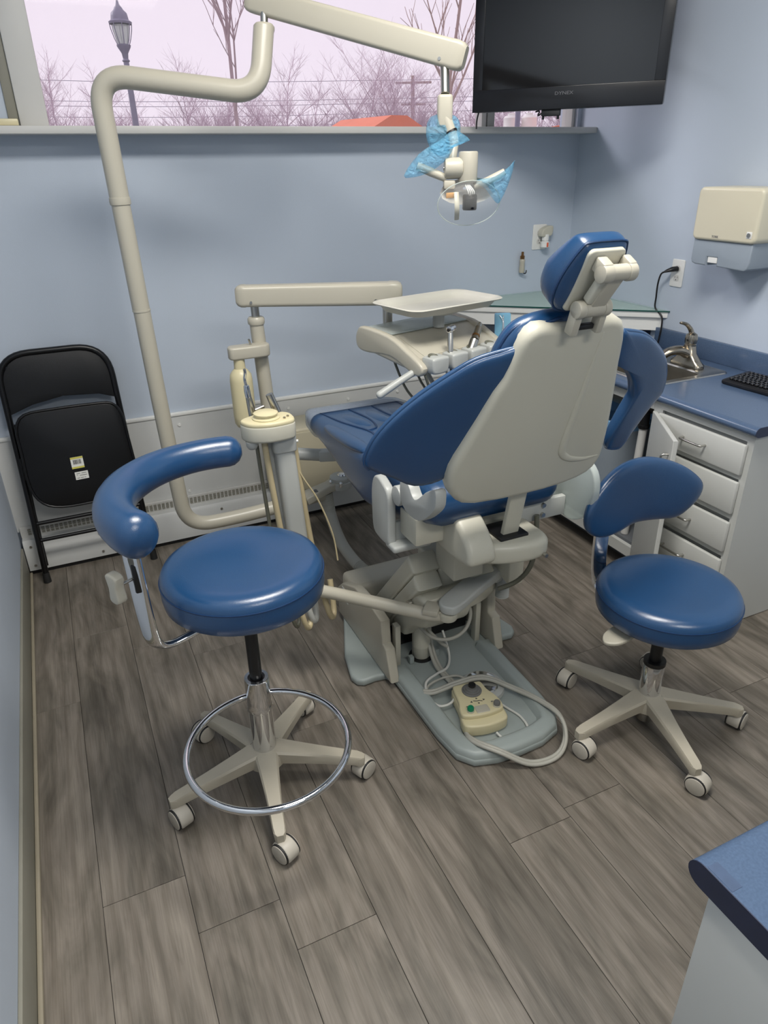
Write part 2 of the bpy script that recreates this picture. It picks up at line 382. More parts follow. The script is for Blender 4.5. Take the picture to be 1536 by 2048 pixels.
# window: casing post on the left, two mullions, panes
wn = thing('window_1', 'wide high window onto a winter street', 'window', (1.3, YB, SILL)); wn['kind'] = 'structure'
box2('casing', (WX0, YB-0.02, SILL), (WX0+0.098, YB+0.10, WTOP), 'white_paint', wn, 0.006)
box2('casing', (WX1-0.02, YB+0.02, SILL), (WX1, YB+0.10, WTOP), 'white_paint', wn, 0.003)
box2('jamb_strip', (WX0-0.035, YB-0.008, SILL), (WX0, YB+0.0, WTOP), 'grey_base', wn, 0.003)
box2('frame_rail', (WX0+0.09, YB+0.05, SILL-0.02), (WX1-0.02, YB+0.09, SILL+0.004), 'white_paint', wn, 0.002)
box2('frame_rail', (WX0+0.09, YB+0.05, WTOP-0.04), (WX1-0.02, YB+0.09, WTOP), 'white_paint', wn, 0.004)
for mx, mw, mm in ((2.045, 0.026, 'white_paint'), (2.085, 0.04, 'light_grey')): box2('mullion', (mx-mw/2, YB+0.03, SILL), (mx+mw/2, YB+0.09, WTOP-0.04), mm, wn, 0.003)
for px0, px1 in ((WX0+0.09, 2.032), (2.104, WX1-0.02)): box2('pane', (px0, YB+0.066, SILL+0.002), (px1, YB+0.070, WTOP-0.04), 'window_glass', wn)
s = box2('trim_1', (XL, 3.097, SILL-0.026), (XR, YB+0.12, SILL), 'white_paint', None, 0.003); tag(s, 'deep painted window sill with a plain front edge', 'sill', kind='structure')
s = box2('trim_2', (XL, YB-0.022, 0.618), (XR, YB, 0.634), 'white_trim', None, 0.004); tag(s, 'white cap strip along the back wall panel', 'trim', kind='structure')
s = box2('trim_3', (XL, YB-0.016, 0.19), (XR, YB, 0.62), 'panel_white', None); tag(s, 'off-white low panel on the back wall', 'panel', kind='structure')
bm = bmesh.new()
for sx in (-0.2, 0.42, 0.95, 1.27, 1.55): a_cyl(bm, (sx, YB-0.016, 0.575), (sx, YB-0.021, 0.575), 0.007, seg=10)
for sx in (0.42, 0.86): a_cyl(bm, (sx, YB-0.016, 0.235), (sx, YB-0.021, 0.235), 0.006, seg=10)
fin(bm, 'screw_cover', 'white_trim', s); 
b = box2('baseboard_left', (XL, YF, 0), (XL+0.010, YB-0.085, 0.142), 'grey_base', None, 0.003); tag(b, 'grey vinyl baseboard along the left wall', 'baseboard', kind='structure')
b = box2('trim_4', (XL+0.010, YF, 0), (XL+0.022, YB-0.085, 0.016), 'tan_trim', None, 0.004); tag(b, 'thin tan strip where left wall meets floor', 'trim', kind='structure')

# things lying on the window sill at the far left
t = tag(box('sill_ledger', (-0.03, 3.16, SILL+0.012), (0.10, 0.07, 0.022), 'cream_yellow', None, 0.004), 'small cream box on the window sill at far left', 'box')

# baseboard heater
ht = thing('baseboard_heater', 'long white electric baseboard heater with slotted top', 'heater', (0.6, 3.18, 0))
HX0, HX1, HF = XL+0.012, 1.95, 3.142
prism('body', [(HF, 0.02), (HF, 0.150), (HF+0.012, 0.168), (3.205, 0.168), (3.205, 0.02)], (HX0, 0, 0), (0, 1, 0), (0, 0, 1), 0, HX1-HX0, 'panel_white', ht, 0.003)
prism('back_plate', [(3.188, 0.168), (3.188, 0.215), (3.207, 0.215), (3.207, 0.168)], (HX0, 0, 0), (0, 1, 0), (0, 0, 1), 0, HX1-HX0, 'white_paint', ht)
box2('gap_shade', (HX0, HF+0.008, 0.0), (HX1, 3.2, 0.02), 'black_plastic', ht)  # black strip in place of the shaded gap under the heater
bm = bmesh.new()
x = HX0+0.03
while x < HX1-0.03:
    a_box2(bm, (x, 3.1850, 0.178), (x+0.013, 3.1885, 0.187)); a_box2(bm, (x, 3.1850, 0.191), (x+0.013, 3.1885, 0.197)); a_box2(bm, (x, 3.1850, 0.201), (x+0.013, 3.1885, 0.207)); x += 0.019
lv = fin(bm, 'louver_slots', 'grey_base', ht, 0); lv['kind'] = 'stuff'
for sx in (HX0+0.03, HX0+0.32, 0.55, 0.95, 1.4):
    for sz in (0.045, 0.14): cyl('screw', (sx, HF, sz), (sx, HF-0.004, sz), 0.006, 'steel', ht, seg=8)
box2('joint_cover', (0.83, HF-0.003, 0.02), (0.93, HF+0.03, 0.165), 'panel_white', ht, 0.003)

# utility box fixed to the wall behind the toe board
ub = thing('utility_box', 'beige utility box on the wall behind the chair foot', 'box', (1.0, 3.1, 0.25))
box2('body', (0.80, 2.98, 0.215), (1.30, 3.185, 0.54), 'beige_shade', ub, 0.012, 3)
box2('cover', (0.815, 2.972, 0.23), (1.285, 2.982, 0.525), 'beige_shade', ub, 0.006)

# ================================================================== folding chair
fc = thing('folding_chair', 'black folded metal chair leaning against the wall', 'chair', (-0.04, 3.04, 0))
def fy(z): return 3.045+z*0.135                         # lean of the folded chair
def fp(x, z, d=0): return V((x, fy(z)+d, z))
tl = -0.262; tr = 0.172
path = round_path([fp(-0.272, 0.02), fp(-0.262, 0.50), fp(-0.258, 0.985), fp(0.168, 0.985), fp(0.178, 0.50), fp(0.19, 0.02)], 0.13, 9)
tube('tube_frame', path, 0.0125, 'black_metal', fc, 12)
for fx in (-0.272, 0.19):
    bm = bmesh.new(); a_cyl(bm, fp(fx, 0.0), fp(fx, 0.045), 0.0165, 0.0145, 14); fin(bm, 'foot_cap', 'rubber', fc)
o = [(-0.250, 0.745), (-0.254, 0.84), (-0.250, 0.88), (-0.238, 0.915), (-0.214, 0.948), (-0.175, 0.972), (-0.13, 0.980), (0.05, 0.980), (0.09, 0.975), (0.128, 0.952), (0.152, 0.915), (0.162, 0.87), (0.168, 0.80), (0.169, 0.762), (0.10, 0.786), (-0.04, 0.796), (-0.16, 0.776)]
bm = bmesh.new(); a_prism(bm, [(x, z) for x, z in o], (0, 0, 0), (1, 0, 0), (0, 0, 1), -0.006, 0.006, 0.003, 2)
for v in bm.verts: v.co.y = fy(v.co.z)+v.co.y+0.004
fin(bm, 'backrest', 'black_vinyl', fc, 30)
o = smooth2([(-0.243, 0.45), (-0.243, 0.60), (-0.240, 0.70), (-0.20, 0.752), (-0.10, 0.760), (0.06, 0.760), (0.14, 0.752), (0.172, 0.70), (0.180, 0.60), (0.186, 0.46), (0.17, 0.385), (0.11, 0.350), (-0.02, 0.342), (-0.14, 0.345), (-0.21, 0.375)], 3)
bm = bmesh.new(); a_prism(bm, o, (0, 0, 0), (1, 0, 0), (0, 0, 1), 0.008, 0.032, 0.008, 3)
for v in bm.verts: v.co.y = fy(v.co.z)+v.co.y-0.004-0.012
st = fin(bm, 'seat_pan', 'black_metal', fc, 40)
rim = [fp(x, z, -0.046) for x, z in o]; bm = bmesh.new(); a_loft(bm, [[p+V((math.cos(a)*0.0, 0, 0)) + ((p-fp(-0.03, 0.56, -0.04)).normalized()*math.cos(a)+V((0, 1, 0))*math.sin(a))*0.006 for a in [k*2*PI/8 for k in range(8)]] for p in rim], cap=False, closed=True); fin(bm, 'rolled_rim', 'black_metal', st, 60)
for z0, z1 in ((0.272, 0.272), (0.195, 0.195)): tube('cross_bar', [fp(-0.258, z0, 0.0), fp(0.182, z1, 0.0)], 0.0085, 'black_metal', fc, 10)
path = [fp(-0.236, 0.06, 0.028), fp(-0.236, 0.60, 0.026)]
for fx, s_ in ((-0.268, 1), (0.184, -1)):
    bm = bmesh.new(); a_tube(bm, [fp(fx+s_*0.02, 0.70, 0.018), fp(fx+s_*0.006, 0.30, 0.022), fp(fx+s_*0.004, 0.07, 0.016)], 0.011, 10); fin(bm, 'rear_leg', 'black_metal', fc, 50)
    bm = bmesh.new(); a_box(bm, fp(fx+s_*0.012, 0.52, -0.012), (0.01, 0.012, 0.10), 0.003); fin(bm, 'hinge_link', 'black_metal', fc)
def sticker(name, cx, cz, w_, h_, m, d=-0.0475): return prism(name, [(-w_/2, -h_/2), (w_/2, -h_/2), (w_/2, h_/2), (-w_/2, h_/2)], fp(cx, cz, d), (1, 0, 0.02), V((0, 0.135, 1)), -0.0005, 0.0005, m, st)
a = sticker('barcode_sticker', -0.043, 0.525, 0.050, 0.050, 'sticker_white', -0.0488); a['label'] = 'white sticker with yellow bands and a barcode'
bm = bmesh.new()
for dz in (0.021, -0.021): a_prism(bm, [(-0.025, dz-0.004), (0.025, dz-0.004), (0.025, dz+0.004), (-0.025, dz+0.004)], fp(-0.043, 0.525, -0.0496), (1, 0, 0.02), V((0, 0.135, 1)), -0.0005, 0.0005)
fin(bm, 'yellow_band', 'sticker_yellow', st, 0)
bm = bmesh.new(); x = -0.016
while x < 0.016:
    wd = random.choice((0.0009, 0.0016, 0.0024)); a_prism(bm, [(x, -0.006), (x+wd, -0.006), (x+wd, 0.013), (x, 0.013)], fp(-0.043, 0.525, -0.0496), (1, 0, 0.02), V((0, 0.135, 1)), -0.0005, 0.0005); x += wd+random.choice((0.001, 0.0017))
fin(bm, 'barcode', 'print_dark', st, 0)
sticker('text_sticker', -0.036, 0.468, 0.053, 0.034, 'sticker_white', -0.0488)
bm = bmesh.new()
for dz, x0, x1 in ((0.010, -0.02, -0.005), (0.010, 0.0, 0.02), (0.004, -0.02, -0.016), (0.001, -0.008, 0.021), (-0.010, -0.02, -0.010), (-0.010, -0.006, 0.006), (-0.010, 0.009, 0.015)):
    a_prism(bm, [(x0, dz-0.001), (x1, dz-0.001), (x1, dz+0.001), (x0, dz+0.001)], fp(-0.036, 0.468, -0.0496), (1, 0, 0.02), V((0, 0.135, 1)), -0.0005, 0.0005)
fin(bm, 'print_line', 'grey_button', st, 0)

# ================================================================== stools
def star_base(t, cx, cy, a0, R_=0.288, legm='leg_beige'):
    bm = bmesh.new(); a_lathe(bm, [(0.020, 0.060), (0.048, 0.064), (0.058, 0.075), (0.058, 0.110), (0.052, 0.123), (0.034, 0.128)], (cx, cy, 0), seg=30); fin(bm, 'hub', legm, t)
    for k in range(5):
        a = math.radians(a0+72*k); d = V((math.cos(a), math.sin(a), 0)); n = V((-d.y, d.x, 0)); c0 = V((cx, cy, 0))
        rings = []
        for q in (0.035, 0.07, 0.11, 0.17, 0.23, 0.27, 0.285, 0.293):
            tt = (q-0.035)/(0.258); wd = 0.016*(1-tt)**1.8+0.0175; zt = 0.127-0.036*tt; hh = 0.044-0.016*tt
            if q > 0.28: wd *= (0.86 if q < 0.29 else 0.55); zt -= 0.003
            rings.append([c0+d*q+n*sx*wd+V((0, 0, zt+sz)) for sx, sz in ((-1, -0.006), (-0.82, 0), (0.82, 0), (1, -0.006), (0.9, -hh), (-0.9, -hh))])
        bm = bmesh.new(); a_loft(bm, rings); a_cyl(bm, c0+d*0.276+V((0, 0, 0.088)), c0+d*0.276+V((0, 0, 0.058)), 0.0165, 0.0150, 14); lg = fin(bm, 'leg', legm, t, 40)
        # caster: hood with two wheels, trailing sideways
        tw = math.radians(a0+72*k+35+k*17); e = V((math.cos(tw), math.sin(tw), 0)); ax = V((-e.y, e.x, 0)); pc = c0+d*0.276+e*0.018
        bm = bmesh.new(); a_cyl(bm, c0+d*0.276+V((0, 0, 0.064)), c0+d*0.276+V((0, 0, 0.040)), 0.006, seg=10)
        pr = [(math.cos(q)*0.0335, 0.0315+math.sin(q)*0.0315) for q in [math.radians(-25+230*i/16) for i in range(17)]]
        a_prism(bm, pr, pc, -e, (0, 0, 1), -0.0205, 0.0205, 0.006, 3)
        cs = fin(bm, 'caster', 'caster_grey', t)
        for sgn in (-1, 1):
            bm = bmesh.new(); a_cyl(bm, pc+V((0, 0, 0.0308))+ax*sgn*0.008, pc+V((0, 0, 0.0308))+ax*sgn*0.0240, 0.0308, seg=26, bev=0.002); wh = fin(bm, 'wheel', 'rubber', cs)
            bm = bmesh.new(); a_cyl(bm, pc+V((0, 0, 0.0312))+ax*sgn*0.020, pc+V((0, 0, 0.0312))+ax*sgn*0.0262, 0.0282, seg=26, bev=0.002); fin(bm, 'wheel_cap', 'caster_grey', cs)
def round_seat(t, cx, cy, z0, z1, r, seam, dish=0.0):
    pr = [(0.02, z0), (r*0.6, z0), (r*0.93, z0+0.004), (r*0.985, z0+0.014), (r, z0+0.035), (r*1.0, seam-0.006), (r*0.994, seam), (r*0.985, seam+0.010), (r*0.95, z1-0.008), (r*0.87, z1), (r*0.72, z1+0.002-dish*0.2), (r*0.45, z1+0.003-dish*0.7), (r*0.2, z1+0.003-dish), (0.002, z1+0.003-dish)]
    s_ = lathe('seat', pr, (cx, cy, 0), 'upholstery', t, seg=64, ang=60)
    bm = bmesh.new(); a_loft(bm, [[V((cx+math.cos(A)*(r*0.997+0.0022*math.cos(q)), cy+math.sin(A)*(r*0.997+0.0022*math.cos(q)), seam-0.002+0.0022*math.sin(q))) for q in [j*PI/3 for j in range(6)]] for A in [k*2*PI/64 for k in range(64)]], cap=False, closed=True)
    fin(bm, 'seam', 'upholstery_seam', s_, 60)
    return s_
# --- tall stool with arm and foot ring
cx, cy = 0.302, 1.542
ts = thing('dental_stool', 'tall blue stool with curved padded arm and chrome foot ring', 'stool', (cx, cy, 0), 'blue clinic stools')
star_base(ts, cx, cy, -99)
cyl('gas_post', (cx, cy, 0.33), (cx, cy, 0.655), 0.0175, 'black_plastic', ts)
lathe('column', [(0.0, 0.105), (0.031, 0.105), (0.034, 0.112), (0.034, 0.285), (0.0, 0.285)], (cx, cy, 0), 'chrome', ts, seg=32)
lathe('sleeve', [(0.0, 0.270), (0.036, 0.270), (0.038, 0.276), (0.036, 0.283), (0.0345, 0.30), (0.0345, 0.375), (0.033, 0.380), (0.024, 0.380), (0.022, 0.374), (0.0, 0.374)], (cx, cy, 0), 'chrome', ts, seg=32)
lathe('collar_bush', [(0.018, 0.372), (0.026, 0.372), (0.026, 0.377), (0.018, 0.377)], (cx, cy, 0), 'black_plastic', ts, seg=24)
rc = V((0.276, 1.360, 0.300)); bm = bmesh.new()
a_loft(bm, [[rc+V((math.cos(A)*(0.208+0.0095*math.cos(q)), math.sin(A)*(0.208+0.0095*math.cos(q)), 0.0095*math.sin(q))) for q in [j*PI/5 for j in range(10)]] for A in [k*2*PI/72 for k in range(72)]], cap=False, closed=True)
fin(bm, 'foot_ring', 'chrome', ts, 60)
round_seat(ts, cx, cy, 0.656, 0.758, 0.207, 0.728, 0.012)
bm = bmesh.new(); a_box(bm, (cx, cy, 0.645), (0.20, 0.16, 0.022), 0.006); fin(bm, 'seat_plate', 'black_plastic', ts)
# padded arm: arc round the seat axis
arc = []
for k in range(29):
    q = k/28; A = math.radians(209-130*q); R_ = 0.276-0.006*math.sin(q*PI); arc.append(V((cx+R_*math.cos(A), cy+R_*math.sin(A), 0.952-0.006*q)))
bm = bmesh.new(); a_tube(bm, arc, [0.054-0.011*min(1, i/28*1.2) for i in range(29)], 20, 0.92, 0.040, up=(0, 0, 1)); fin(bm, 'arm_pad', 'upholstery', ts, 70)
pb = arc[2]
bar = round_path([pb+V((0, 0.0, -0.03)), pb+V((0.003, 0.005, -0.22)), V((pb.x+0.012, pb.y+0.02, 0.598)), V((cx-0.03, cy-0.03, 0.636))], 0.085, 10)
bm = bmesh.new(); a_tube(bm, bar, 0.0225, 16, 0.45, up=(0.75, -0.6, 0)); fin(bm, 'arm_bar', 'chrome', ts, 50)
kb = V((pb.x, pb.y, 0.828))
bm = bmesh.new(); a_box(bm, kb+V((0.002, -0.006, -0.0)), (0.016, 0.012, 0.075), 0.004); fin(bm, 'bar_slot', 'black_plastic', ts)
kd = V((-0.85, -0.5, 0)).normalized(); cyl('knob_stem', kb, kb+kd*0.045, 0.004, 'steel', ts, seg=10)
kn = kb+kd*0.05; ku = V((-kd.y, kd.x, 0))
prism('arm_knob', smooth2([(-0.019, 0.030), (0.0, 0.036), (0.019, 0.028), (0.014, 0.0), (0.017, -0.030), (0.0, -0.040), (-0.017, -0.032), (-0.014, 0.0)], 3), kn, ku, (0, 0, 1), -0.012, 0.012, 'cream', ts, 0.005)
# --- low stool with kidney backrest
cx, cy = 1.478, 1.228
ls = thing('dental_stool', 'low blue stool with kidney-shaped backrest beside the drawers', 'stool', (cx, cy, 0), 'blue clinic stools')
star_base(ls, cx, cy, -105)
cyl('gas_post', (cx, cy, 0.23), (cx, cy, 0.43), 0.0185, 'black_plastic', ls)
lathe('column', [(0.0, 0.110), (0.031, 0.110), (0.033, 0.118), (0.033, 0.238), (0.028, 0.246), (0.0, 0.246)], (cx, cy, 0), 'chrome', ls, seg=32)
lathe('column_bush', [(0.019, 0.238), (0.0335, 0.238), (0.0335, 0.252), (0.019, 0.252)], (cx, cy, 0), 'black_plastic', ls, seg=28)
lathe('piston_end', [(0.0, 0.018), (0.026, 0.018), (0.027, 0.028), (0.027, 0.066), (0.0, 0.066)], (cx-0.0, cy, 0), 'steel', ls, seg=24)
round_seat(ls, cx, cy, 0.432, 0.527, 0.205, 0.498, 0.004)
bm = bmesh.new(); a_box(bm, (cx, cy, 0.422), (0.18, 0.18, 0.02), 0.005); fin(bm, 'seat_plate', 'black_plastic', ls)
pad = [(-0.075, 0), (-0.05, 0.028), (0.0, 0.034), (0.04, 0.022), (0.055, 0), (0.04, -0.022), (0.0, -0.034), (-0.05, -0.028)]
lv0 = V((cx-0.165, cy-0.01, 0.414)); prism('lever', smooth2(pad, 4), lv0, (1, 0.1, 0.12), (-0.1, 1, 0), -0.006, 0.006, 'cream', ls, 0.004)
bout = [(1.292, 0.722), (1.302, 0.662), (1.352, 0.625), (1.415, 0.616), (1.497, 0.634), (1.582, 0.628), (1.667, 0.620), (1.717, 0.648), (1.747, 0.690), (1.745, 0.733), (1.698, 0.778), (1.627, 0.817), (1.540, 0.845), (1.455, 0.847), (1.385, 0.825), (1.327, 0.780)]
yb0 = 1.425
pillow('backrest', smooth2([(x-1.52, z-0.73) for x, z in bout], 4), (1.52, yb0, 0.73), (1, 0, 0), (0, 0, 1), 0.028, 0.030, 'upholstery', ls, 3.2, 9, deform=lambda x, y, z: (x, y, z+0.022*(x/0.22)**2-0.008))
bar = round_path([V((1.402, yb0+0.028, 0.70)), V((1.404, yb0+0.025, 0.50)), V((1.412, yb0+0.01, 0.412)), V((cx, cy, 0.416))], 0.07, 8)
bm = bmesh.new(); a_tube(bm, bar, 0.025, 14, 0.22, up=(1, -0.35, 0)); fin(bm, 'back_bar', 'chrome', ls, 50)

# ================================================================== dental chair
X0 = 1.03
dc = thing('dental_chair', 'blue upholstered dental chair with grey back shell and headrest', 'dental chair', (X0, 1.8, 0))
# --- base plate with a dished tongue
out = [(0.812, 2.20), (0.715, 1.948), (0.690, 1.826), (0.700, 1.795), (0.721, 1.781), (0.770, 1.784), (0.804, 1.778), (0.824, 1.750), (0.826, 1.577), (0.828, 1.445), (0.840, 1.345), (0.876, 1.298), (0.948, 1.276), (1.03, 1.272), (1.112, 1.276), (1.184, 1.298), (1.217, 1.345), (1.229, 1.445), (1.231, 1.577), (1.236, 1.750), (1.256, 1.778), (1.290, 1.784), (1.339, 1.781), (1.360, 1.795), (1.370, 1.826), (1.345, 1.948), (1.248, 2.20), (1.20, 2.26), (1.03, 2.28), (0.86, 2.26)]
prism('base_plate', out, (0, 0, 0), (1, 0, 0), (0, 1, 0), 0.0, 0.030, 'base_green_grey', dc, 0.010, 3)
tong = [(0.826, 1.77), (0.828, 1.577), (0.830, 1.445), (0.842, 1.348), (0.878, 1.301), (0.948, 1.279), (1.03, 1.275), (1.112, 1.279), (1.182, 1.301), (1.215, 1.348), (1.227, 1.445), (1.229, 1.577), (1.234, 1.77)]
def inset(p, d):
    r = []
    for i, (x, y) in enumerate(p):
        a = V((*p[max(i-1, 0)], 0)); c = V((*p[min(i+1, len(p)-1)], 0)); t_ = (c-a).normalized(); r.append((x-t_.y*d*1.0, y+t_.x*d))
    return r
prof = [(0.0, 0.026), (0.002, 0.040), (0.008, 0.047), (0.020, 0.050), (0.030, 0.050), (0.038, 0.053), (0.048, 0.053), (0.054, 0.049), (0.066, 0.030)]
bm = bmesh.new(); loops = [[V((x, y, z)) for x, y in inset(tong, d)] for d, z in prof]
vv = [[bm.verts.new(p) for p in l] for l in loops]
for a, b in zip(vv[:-1], vv[1:]):
    for j in range(len(a)-1): bm.faces.new((a[j], a[j+1], b[j+1], b[j]))
for l in (0, -1): bm.faces.new([r[l] for r in vv])
fin(bm, 'base_rim', 'base_green_grey', dc, 50)
# side covers of the base
sc_out = [(2.21, 0.03), (2.21, 0.150), (2.16, 0.195), (2.03, 0.250), (1.883, 0.258), (1.795, 0.246), (1.787, 0.157), (1.757, 0.150), (1.722, 0.030)]
for sx in (-1, 1):
    prism('side_cover', [(y, z) for y, z in sc_out], (X0+sx*0.215, 0, 0), (0, 1, 0), (0, 0, 1), -0.018, 0.018, 'cream', dc, 0.007)
    box2('cover_post', (X0+sx*0.165-0.01, 1.80, 0.03), (X0+sx*0.165+0.01, 1.83, 0.20), 'shell_grey', dc, 0.002)
p_ = box2('rating_label', (X0-0.2345, 2.10, 0.13), (X0-0.2335, 2.155, 0.185), 'sticker_white', dc); 
box2('base_back', (X0-0.2, 2.11, 0.03), (X0+0.2, 2.25, 0.192), 'cream', dc, 0.02, 3)
box2('base_inner', (X0-0.18, 1.90, 0.03), (X0+0.18, 2.10, 0.085), 'black_plastic', dc, 0.01)
bm = bmesh.new(); a_lathe(bm, [(0.0, 0.030), (0.044, 0.030), (0.044, 0.036), (0.034, 0.036)], (0.965, 1.815, 0), seg=28); fin(bm, 'motor_gasket', 'rubber', dc)
lathe('lift_motor', [(0.0, 0.034), (0.030, 0.034), (0.034, 0.040), (0.034, 0.082), (0.0345, 0.084), (0.034, 0.086), (0.034, 0.30), (0.0, 0.30)], (0.965, 1.815, 0), 'shell_grey', dc, seg=32)
for bx in (-0.052, 0.052): box('motor_bracket', (0.965+bx, 1.795, 0.045), (0.018, 0.02, 0.03), 'base_green_grey', dc, 0.003)
# --- lift arms: two slanted covers
def slant(name, y0, z0, y1, z1, th, xc, xw, m, bev=0.014):
    d = V((0, y1-y0, z1-z0)); L = d.length; d.normalize(); n = V((0, -d.z, d.y))
    return prism(name, [(0, -th/2), (L, -th/2), (L, th/2), (0, th/2)], V((xc, y0, z0)), d, n, -xw/2, xw/2, m, dc, bev)
for xc in (0.930, 1.130):
    slant('lift_cover', 2.085, 0.075, 1.735, 0.482, 0.066, xc, 0.105, 'shell_grey')
    slant('lift_arm', 2.035, 0.045, 1.705, 0.425, 0.056, xc, 0.098, 'shell_grey')
lob = smooth2([(1.98, 0.25), (1.92, 0.19), (1.88, 0.140), (1.82, 0.140), (1.79, 0.18), (1.73, 0.23), (1.66, 0.28), (1.66, 0.38), (1.82, 0.34)], 4)
prism('arm_shroud', lob, (0.97, 0, 0), (0, 1, 0), (0, 0, 1), -0.08, 0.10, 'shell_grey', dc, 0.02)
# --- upper carriage
prism('carriage', smooth2([(0.985, 0.40), (0.987, 0.455), (1.06, 0.458), (1.16, 0.458), (1.232, 0.455), (1.234, 0.36), (1.22, 0.30), (1.15, 0.255), (1.05, 0.245), (0.995, 0.27)], 3), (0, 1.885, 0), (1, 0, 0), (0, 0, 1), 0.0, 0.160, 'shell_grey', dc, 0.012)
box2('carriage_top', (0.978, 1.717, 0.440), (1.242, 1.89, 0.462), 'shell_grey', dc, 0.010, 3)
prism('carriage_side', [(1.63, 0.37), (1.63, 0.58), (1.77, 0.58), (1.77, 0.40)], (1.225, 0, 0), (0, 1, 0), (0, 0, 1), -0.03, 0.03, 'shell_grey', dc, 0.008)
cyl('pivot_bolt', (0.872, 1.74, 0.33), (0.884, 1.74, 0.33), 0.012, 'steel', dc, seg=14)
box2('seat_column', (0.975, 1.62, 0.455), (1.085, 1.74, 0.735), 'shell_grey', dc, 0.005)
box2('seat_beam', (0.80, 1.545, 0.662), (1.27, 1.65, 0.750), 'shell_grey', dc, 0.008)
# housing that hides the back-lift screw, with the slot for the link
hs = prism('back_lift_housing', smooth2([(-0.125, 0.07), (-0.10, -0.02), (-0.03, -0.075), (0.06, -0.095), (0.125, -0.075), (0.135, 0.0), (0.12, 0.08), (0.0, 0.10)], 4), (1.025, 1.47, 0.66), (1, 0, 0), (0, 1, 0), -0.032, 0.032, 'shell_grey', dc, 0.020, 4)
prism('housing_cheek', smooth2([(1.60, 0.64), (1.60, 0.76), (1.52, 0.775), (1.44, 0.73), (1.40, 0.68), (1.42, 0.64)], 4), (0.935, 0, 0), (0, 1, 0), (0, 0, 1), -0.045, 0.045, 'shell_grey', hs, 0.016)
box2('housing_slot', (1.005, 1.42, 0.685), (1.10, 1.52, 0.700), 'black_plastic', hs, 0.004)
for q in ((0.905, 1.412, 0.662), (1.125, 1.376, 0.645)): cyl('housing_screw', q, (q[0], q[1]-0.012, q[2]), 0.006, 'steel', hs, seg=10)
prism('back_link', [(-0.026, 0), (0.026, 0), (0.026, 0.24), (-0.026, 0.24)], (1.052, 1.458, 0.665), (1, 0, 0), (0, -0.20, 0.98), -0.006, 0.010, 'shell_grey', dc, 0.003)
tube('hydraulic_hose', crom([(1.185, 1.50, 0.70), (1.19, 1.50, 0.60), (1.20, 1.53, 0.50), (1.19, 1.58, 0.42), (1.15, 1.62, 0.38)], 6), 0.008, 'tube_dark', dc, 10)
# --- seat and leg rest: one long cushion, lofted along y
secs = [(1.475, 0.195, 0.775, 0.812), (1.49, 0.212, 0.745, 0.842), (1.54, 0.220, 0.728, 0.862), (1.65, 0.226, 0.690, 0.868), (1.78, 0.240, 0.655, 0.858), (1.90, 0.246, 0.645, 0.842), (2.03, 0.238, 0.650, 0.824), (2.18, 0.226, 0.664, 0.806), (2.33, 0.219, 0.682, 0.790), (2.46, 0.213, 0.692, 0.778), (2.54, 0.205, 0.700, 0.768), (2.60, 0.185, 0.712, 0.755), (2.622, 0.150, 0.724, 0.742)]
rings = []
for y, hw, z0, z1 in secs:
    r = min(0.05, (z1-z0)*0.48); q = rrect(hw*2, z1-z0, r, 6); cz = (z0+z1)/2
    rings.append([V((X0+a, y, cz+b)) for a, b in q])
sct = loft('seat_cushion', rings, 'upholstery', dc, 60)
# piped pleats on the leg rest
def seatz(y):
    for (ya, _, _, za), (yb_, _, _, zb) in zip(secs[:-1], secs[1:]):
        if ya <= y <= yb_: return za+(zb-za)*(y-ya)/(yb_-ya)
    return secs[-1][3]
for pts in ([(-0.165, 2.50), (-0.150, 2.30), (-0.120, 2.12), (-0.135, 2.02), (-0.175, 1.93)], [(0.165, 2.50), (0.150, 2.30), (0.120, 2.12), (0.135, 2.02), (0.175, 1.93)], [(-0.05, 2.47), (-0.045, 2.28), (-0.075, 2.15), (-0.12, 2.12)], [(0.05, 2.47), (0.045, 2.28), (0.075, 2.15), (0.12, 2.12)], [(-0.165, 2.49), (0.0, 2.505), (0.165, 2.49)]):
    tube('seam', crom([(X0+x, y, seatz(y)+0.0005) for x, y in pts], 5), 0.004, 'upholstery_seam', sct, 8)
# raised rolls between the seams
for x0, y0, x1, y1, r in ((-0.20, 2.30, -0.215, 1.92, 0.026), (0.20, 2.30, 0.215, 1.92, 0.026), (-0.10, 2.40, -0.085, 2.20, 0.03), (0.10, 2.40, 0.085, 2.20, 0.03), (0.0, 2.40, 0.0, 2.20, 0.03)):
    pth = [V((X0+x0+(x1-x0)*k/6, y0+(y1-y0)*k/6, seatz(y0+(y1-y0)*k/6)-0.012)) for k in range(7)]
    bm = bmesh.new(); a_tube(bm, pth, [r*0.7, r, r*1.1, r*1.15, r*1.15, r*1.1, r*0.8], 16, 0.62, r*0.8, up=(1, 0, 0)); fin(bm, 'padded_roll', 'upholstery', sct, 70)
# clear toe cover
rings = []
for y, hw, z0, z1 in [s_ for s_ in secs if s_[0] > 2.40]:
    q = rrect(hw*2+0.012, z1-z0+0.014, min(0.05, (z1-z0)*0.48), 6); rings.append([V((X0+a, y+(0.006 if y > 2.6 else 0), (z0+z1)/2+b)) for a, b in q])
bm = bmesh.new(); a_loft(bm, rings, cap=False); bm.faces.new(list(bm.verts)[-len(rings[0]):]); o_ = fin(bm, 'toe_cover', 'toe_clear', dc, 60); o_['label'] = 'clear plastic cover over the toe end'
